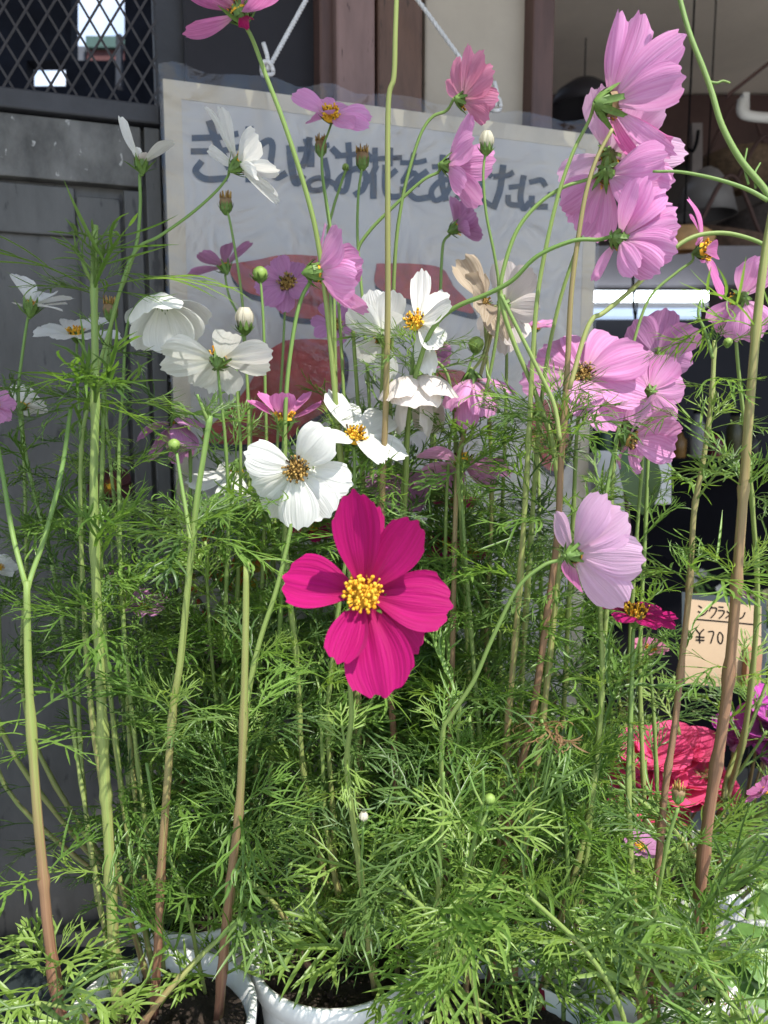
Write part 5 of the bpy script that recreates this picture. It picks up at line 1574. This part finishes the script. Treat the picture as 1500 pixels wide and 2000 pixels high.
def round_leaf(o, c, d, r, seed):
    d = d.normalized()
    q = random.Random(seed)
    axd = Vector((0, -.35, 1)).normalized()
    n_ = (axd - d * axd.dot(d)).normalized(); t = d.cross(n_)
    mb = MB()
    V = [c]
    nn = 26
    for rg in (.4, .75, 1.0):
        for k in range(nn):
            a = 2 * math.pi * k / nn
            rr = r * rg * (1 - .28 * max(0, -math.cos(a)) ** 6) * (1 + (.05 * math.sin(9 * a + seed) if rg == 1 else 0))
            V.append(c + d * rr * math.cos(a) * 1.05 + t * rr * math.sin(a) + n_ * (-.18 * r * rg * rg + .05 * r * math.sin(3 * a + seed) * rg))
    fs = [(0, 1 + k, 1 + (k + 1) % nn) for k in range(nn)]
    for g_ in (0, 1):
        fs += [(1 + g_ * nn + k, 1 + (g_ + 1) * nn + k, 1 + (g_ + 1) * nn + (k + 1) % nn, 1 + g_ * nn + (k + 1) % nn) for k in range(nn)]
    mb.add(V, fs)
    mb.tube([c - d * r * .3, c - d * r * .4 - ZV * .05], .0015, 6)
    mb.build('leaf', m_cyl, o, True)


lsh = empty('low_shelf', (.45, .86, .55), 'dark low shelf behind the bench that carries the cyclamen', 'shelf')
zl = 1.15 - .635
b = MB(); b.box((.18, .735, zl - .025), (.9, 0, 0), (0, .3, 0), (0, 0, .025)); b.build('shelf_board', mt_tray, lsh)
b = MB(); b.box((.2, .75, 0), (.04, 0, 0), (0, .26, 0), (0, 0, zl - .027)); b.build('leg', mt_tray, lsh)
b = MB(); b.box((1.02, .75, 0), (.04, 0, 0), (0, .26, 0), (0, 0, zl - .027)); b.build('leg', mt_tray, lsh)
cyclamen(1288, 1530, .74, 'coral', 17, .044, 'coral red cyclamen in full bloom behind the right foliage', 4, 'grey pot of the coral cyclamen on the low shelf')
cyclamen(1492, 1445, .74, 'violet', 7, .036, 'violet pink cyclamen at the right edge', 5, 'grey pot of the violet cyclamen on the low shelf')
# marbled leaves in a grey pot, lower right corner
Zp, c = on_level(1545, 1905, -.41)
pot(c.x, c.y, .058, 'grey plastic pot with marbled round leaves in the lower right corner', mat=m_potg, group='flower pots on the bench')
o = empty('cyclamen', (c.x, c.y, RIM_Z - .02), 'young cyclamen with only marbled round leaves in the lower right corner', 'flower plant', 'cyclamen')
for i, (x, y, r_) in enumerate([(1480, 1900, .027), (1510, 1850, .03), (1425, 1905, .017), (1530, 1930, .03), (1550, 1870, .03)]):
    round_leaf(o, P(x, y, .56), Vector((-.5 + .3 * i, -.6, -.1)), r_, 60 + i)

# dark viola behind the left stems
path = solid_path([(216, 985), (220, 1100), (235, 1300), (260, 1600), (350, 1740)], .74)
o = empty('viola', path[-1], 'dark maroon viola with an orange throat behind the left stems', 'flower plant')
make_flower(o, (215, 950), .74, (.1, .2, .95), [(190, 920, 1.1), (245, 915, 1.1), (180, 965, 1.0), (256, 955, 1.0), (216, 990, 1.2)], 42, 44, 'maroon', disc=7, cal=1.0, nfl=12, label='maroon bloom')
stem_part(o, path, .001, .0014, .1, .4, n=6)

# price card
card = empty('price_card', P(1462, 1400, .76), 'beige handwritten price card in a clear sleeve clipped to a wire stake', 'price card')
CZ = .76
ca, cb, cc = P(1331, 1338, CZ), P(1496, 1352, CZ + .01), P(1332, 1156, CZ)
cn = (cb - ca).cross(cc - ca).normalized()
if cn.dot(CAM - ca) < 0: cn = -cn
eu, ev = cb - ca, cc - ca
m_card = simple('buff card', (.44, .32, .205), .6, .08, 20, .05)
m_edge = simple('dark card sleeve', (.035, .045, .05), .4, .2, 20, .05)
b = MB(); b.box(ca, eu, ev, -cn * .0015); b.build('sleeve', m_edge, card)
b = MB(); b.box(ca + eu * .035 + ev * .02, eu * .90, ev * .91, cn * .0006); b.build('card', m_card, card)


def cpx(x, y, o_):
    u, v = (x - 1331) / 165.0, (1338 + (x - 1331) * .085 - y) / 182.0
    return ca + eu * u + ev * v + cn * (.0010 + o_)


def cstroke(mb, pts, wd, o_):
    q = spline([Vector((x, y, 0)) for x, y in pts], 4) if len(pts) > 2 else [Vector((*p, 0)) for p in pts]
    V = []
    for i, p in enumerate(q):
        T = (q[min(i + 1, len(q) - 1)] - q[max(i - 1, 0)]).normalized()
        N = Vector((-T.y, T.x, 0)) * wd / 2
        V += [cpx(p.x + N.x, p.y + N.y, o_), cpx(p.x - N.x, p.y - N.y, o_)]
    mb.add(V, [(2 * i, 2 * i + 1, 2 * i + 3, 2 * i + 2) for i in range(len(q) - 1)])


for ch in [
    [[(1362, 1182), (1369, 1187)], [(1361, 1193), (1368, 1197)], [(1362, 1203), (1374, 1198), (1380, 1190)]],                       # shi
    [[(1388, 1182), (1383, 1193)], [(1387, 1186), (1397, 1187), (1394, 1197), (1386, 1206)]],                                          # ku
    [[(1401, 1184), (1411, 1185)], [(1400, 1191), (1412, 1192), (1409, 1200), (1402, 1207)]],                                          # ra
    [[(1428, 1186), (1424, 1198), (1415, 1206)], [(1417, 1192), (1430, 1203)]],                                                        # me
    [[(1436, 1192), (1441, 1196)], [(1437, 1208), (1448, 1204), (1453, 1194)]],                                                        # n
    [[(1358, 1209), (1410, 1213), (1470, 1218)]],                                                                                      # rule
    [[(1357, 1228), (1365, 1238)], [(1373, 1228), (1365, 1238), (1365, 1256)], [(1357, 1243), (1374, 1244)], [(1357, 1249), (1374, 1250)]],   # yen
    [[(1381, 1233), (1392, 1234), (1386, 1256)]],                                                                                      # 7
    [[(1400, 1240), (1404, 1234), (1410, 1242), (1407, 1256), (1401, 1252), (1400, 1240)]],                                            # 0
    [[(1421, 1242), (1425, 1236), (1431, 1244), (1428, 1258), (1422, 1254), (1421, 1242)]],                                            # 0
]:
    mb = MB()
    for i, s_ in enumerate(ch):
        cstroke(mb, s_, 2.6, .0001 * i)
    mb.build('written_character', mt_low, card)
b = MB(); b.box(P(1456, 1342, CZ - .004), P(1484, 1342, CZ - .004) - P(1456, 1342, CZ - .004), P(1462, 1268, CZ - .004) - P(1456, 1342, CZ - .004), FWD * .012)
b.build('wooden_clip', simple('clip wood', (.36, .20, .11), .6, .2, 30, .1), card)
b = MB(); b.tube([P(1461, 1340, CZ), P(1461, 1420, CZ), P(1463, 1560, CZ)], .0009, 6); b.build('wire_stake', mt_rail, card)

# white carton with a big dark leaf behind the curling pink bloom
bx_ = empty('white_carton', P(1255, 990, 1.05), 'white carton standing in the dark shop behind a big green leaf', 'carton')
sbox(bx_, 'front', 1165, 880, 1312, 985, 1.05, .06, simple('white card', (.55, .54, .52), .6, .06, 8, .03), .002)
sbox(bx_, 'flap', 1160, 985, 1228, 1100, 1.06, .05, simple('white card flap', (.50, .50, .49), .6, .06, 8, .03), .002)
st2 = empty('stand', P(1240, 1110, 1.07), 'dark stand under the white carton', 'stand')
a_ = P(1160, 1102, 1.06)
b = MB(); b.box((a_.x, a_.y - .02, 0), (.12, 0, 0), (0, .10, 0), (0, 0, a_.z - .002)); b.build('stand_body', mt_low, st2)
lf = empty('rubber_plant', P(1232, 1095, .98), 'rubber plant with one big dark oval leaf in front of the white carton', 'plant')
mb = MB()
q0, q1 = P(1222, 860, .97), P(1256, 1004, .98)
dd = q1 - q0; nn_ = Vector((.2, -1, .15)); nn_ = (nn_ - dd * nn_.dot(dd) / dd.length_squared).normalized(); tt = dd.normalized().cross(nn_)
V = []
for i in range(13):
    t = i / 12
    ww = .028 * math.sin(math.pi * min(.985, .04 + .94 * t)) ** .7
    for u in (-1, -.5, 0, .5, 1):
        V.append(q0 + dd * t + tt * ww * u + nn_ * (.006 * abs(u) + .01 * math.sin(math.pi * t)))
mb.add(V, [(5 * i + k, 5 * i + k + 1, 5 * i + k + 6, 5 * i + k + 5) for i in range(12) for k in range(4)])
mb.build('leaf', simple('waxy dark leaf', (.035, .075, .012), .4, .2, 12, .1), lf, True)
mb = MB(); mb.tube(spline([q0, P(1214, 880, 1.0), P(1225, 1000, 1.02), P(1232, 1180, 1.02), Vector((P(1232, 1180, 1.02).x, P(1232, 1180, 1.02).y, .4))], 5), .003, 6); mb.build('stem', mt_post3, lf, True)

# dim potted flowers on the shop floor behind the price card
bw = random.Random(5)
for i in range(7):
    x = 1200 + i * 48
    c = P(x, 1180 + bw.uniform(-30, 40), 1.55)
    o = empty('potted_plant', (c.x, c.y, c.z - .1), ['small dim potted plant with %s blooms far back in the dark shop' % v for v in ('yellow', 'red', 'orange', 'white', 'purple', 'pink', 'pale yellow')][i], 'potted plant')
    mb = MB()
    for k in range(70):
        p = c + Vector((bw.gauss(0, .03), bw.gauss(0, .02), bw.uniform(-.03, .035)))
        d = Vector((bw.uniform(-1, 1), bw.uniform(-1, .3), bw.uniform(-.2, 1))).normalized()
        t = d.orthogonal().normalized() * bw.uniform(.004, .007)
        d *= bw.uniform(.015, .03)
        mb.add([p, p + d * .5 + t, p + d, p + d * .5 - t], [(0, 1, 2, 3)])
    mb.build('foliage', M['calyx'], o)
    mb = MB()
    colr = [(.4, .28, .03), (.35, .03, .03), (.4, .13, .02), (.4, .38, .33), (.16, .04, .2), (.4, .12, .24), (.4, .36, .16)][i]
    for k in range(9):
        p = c + Vector((bw.gauss(0, .028), -.03 + bw.gauss(0, .006), bw.uniform(0, .045)))
        ax_ = Vector((bw.gauss(0, .4), -1, bw.uniform(0, 1))).normalized()
        A_, B_, _a = frame(ax_)
        for q_ in range(5):
            t_ = q_ * 1.2566
            o1 = (A_ * math.cos(t_) + B_ * math.sin(t_)) * .011
            o2 = (B_ * math.cos(t_) - A_ * math.sin(t_)) * .006
            mb.add([p, p + o1 * .6 + o2, p + o1 + ax_ * .003, p + o1 * .6 - o2], [(0, 1, 2, 3)])
    mb.build('blooms', simple('dim bloom %d' % i, colr, .6, .2, 30, .1), o)
    mb = MB(); mb.lathe((c.x, c.y, c.z - .1), ZV, [(.03, 0), (.042, .07), (.044, .075), (.04, .075)], 20); mb.build('pot_body', m_potg, o, True)

for o in bpy.data.objects:
    if '_w' in o:
        del o['_w']
print('objects', len(bpy.data.objects), 'fill plants', NF)
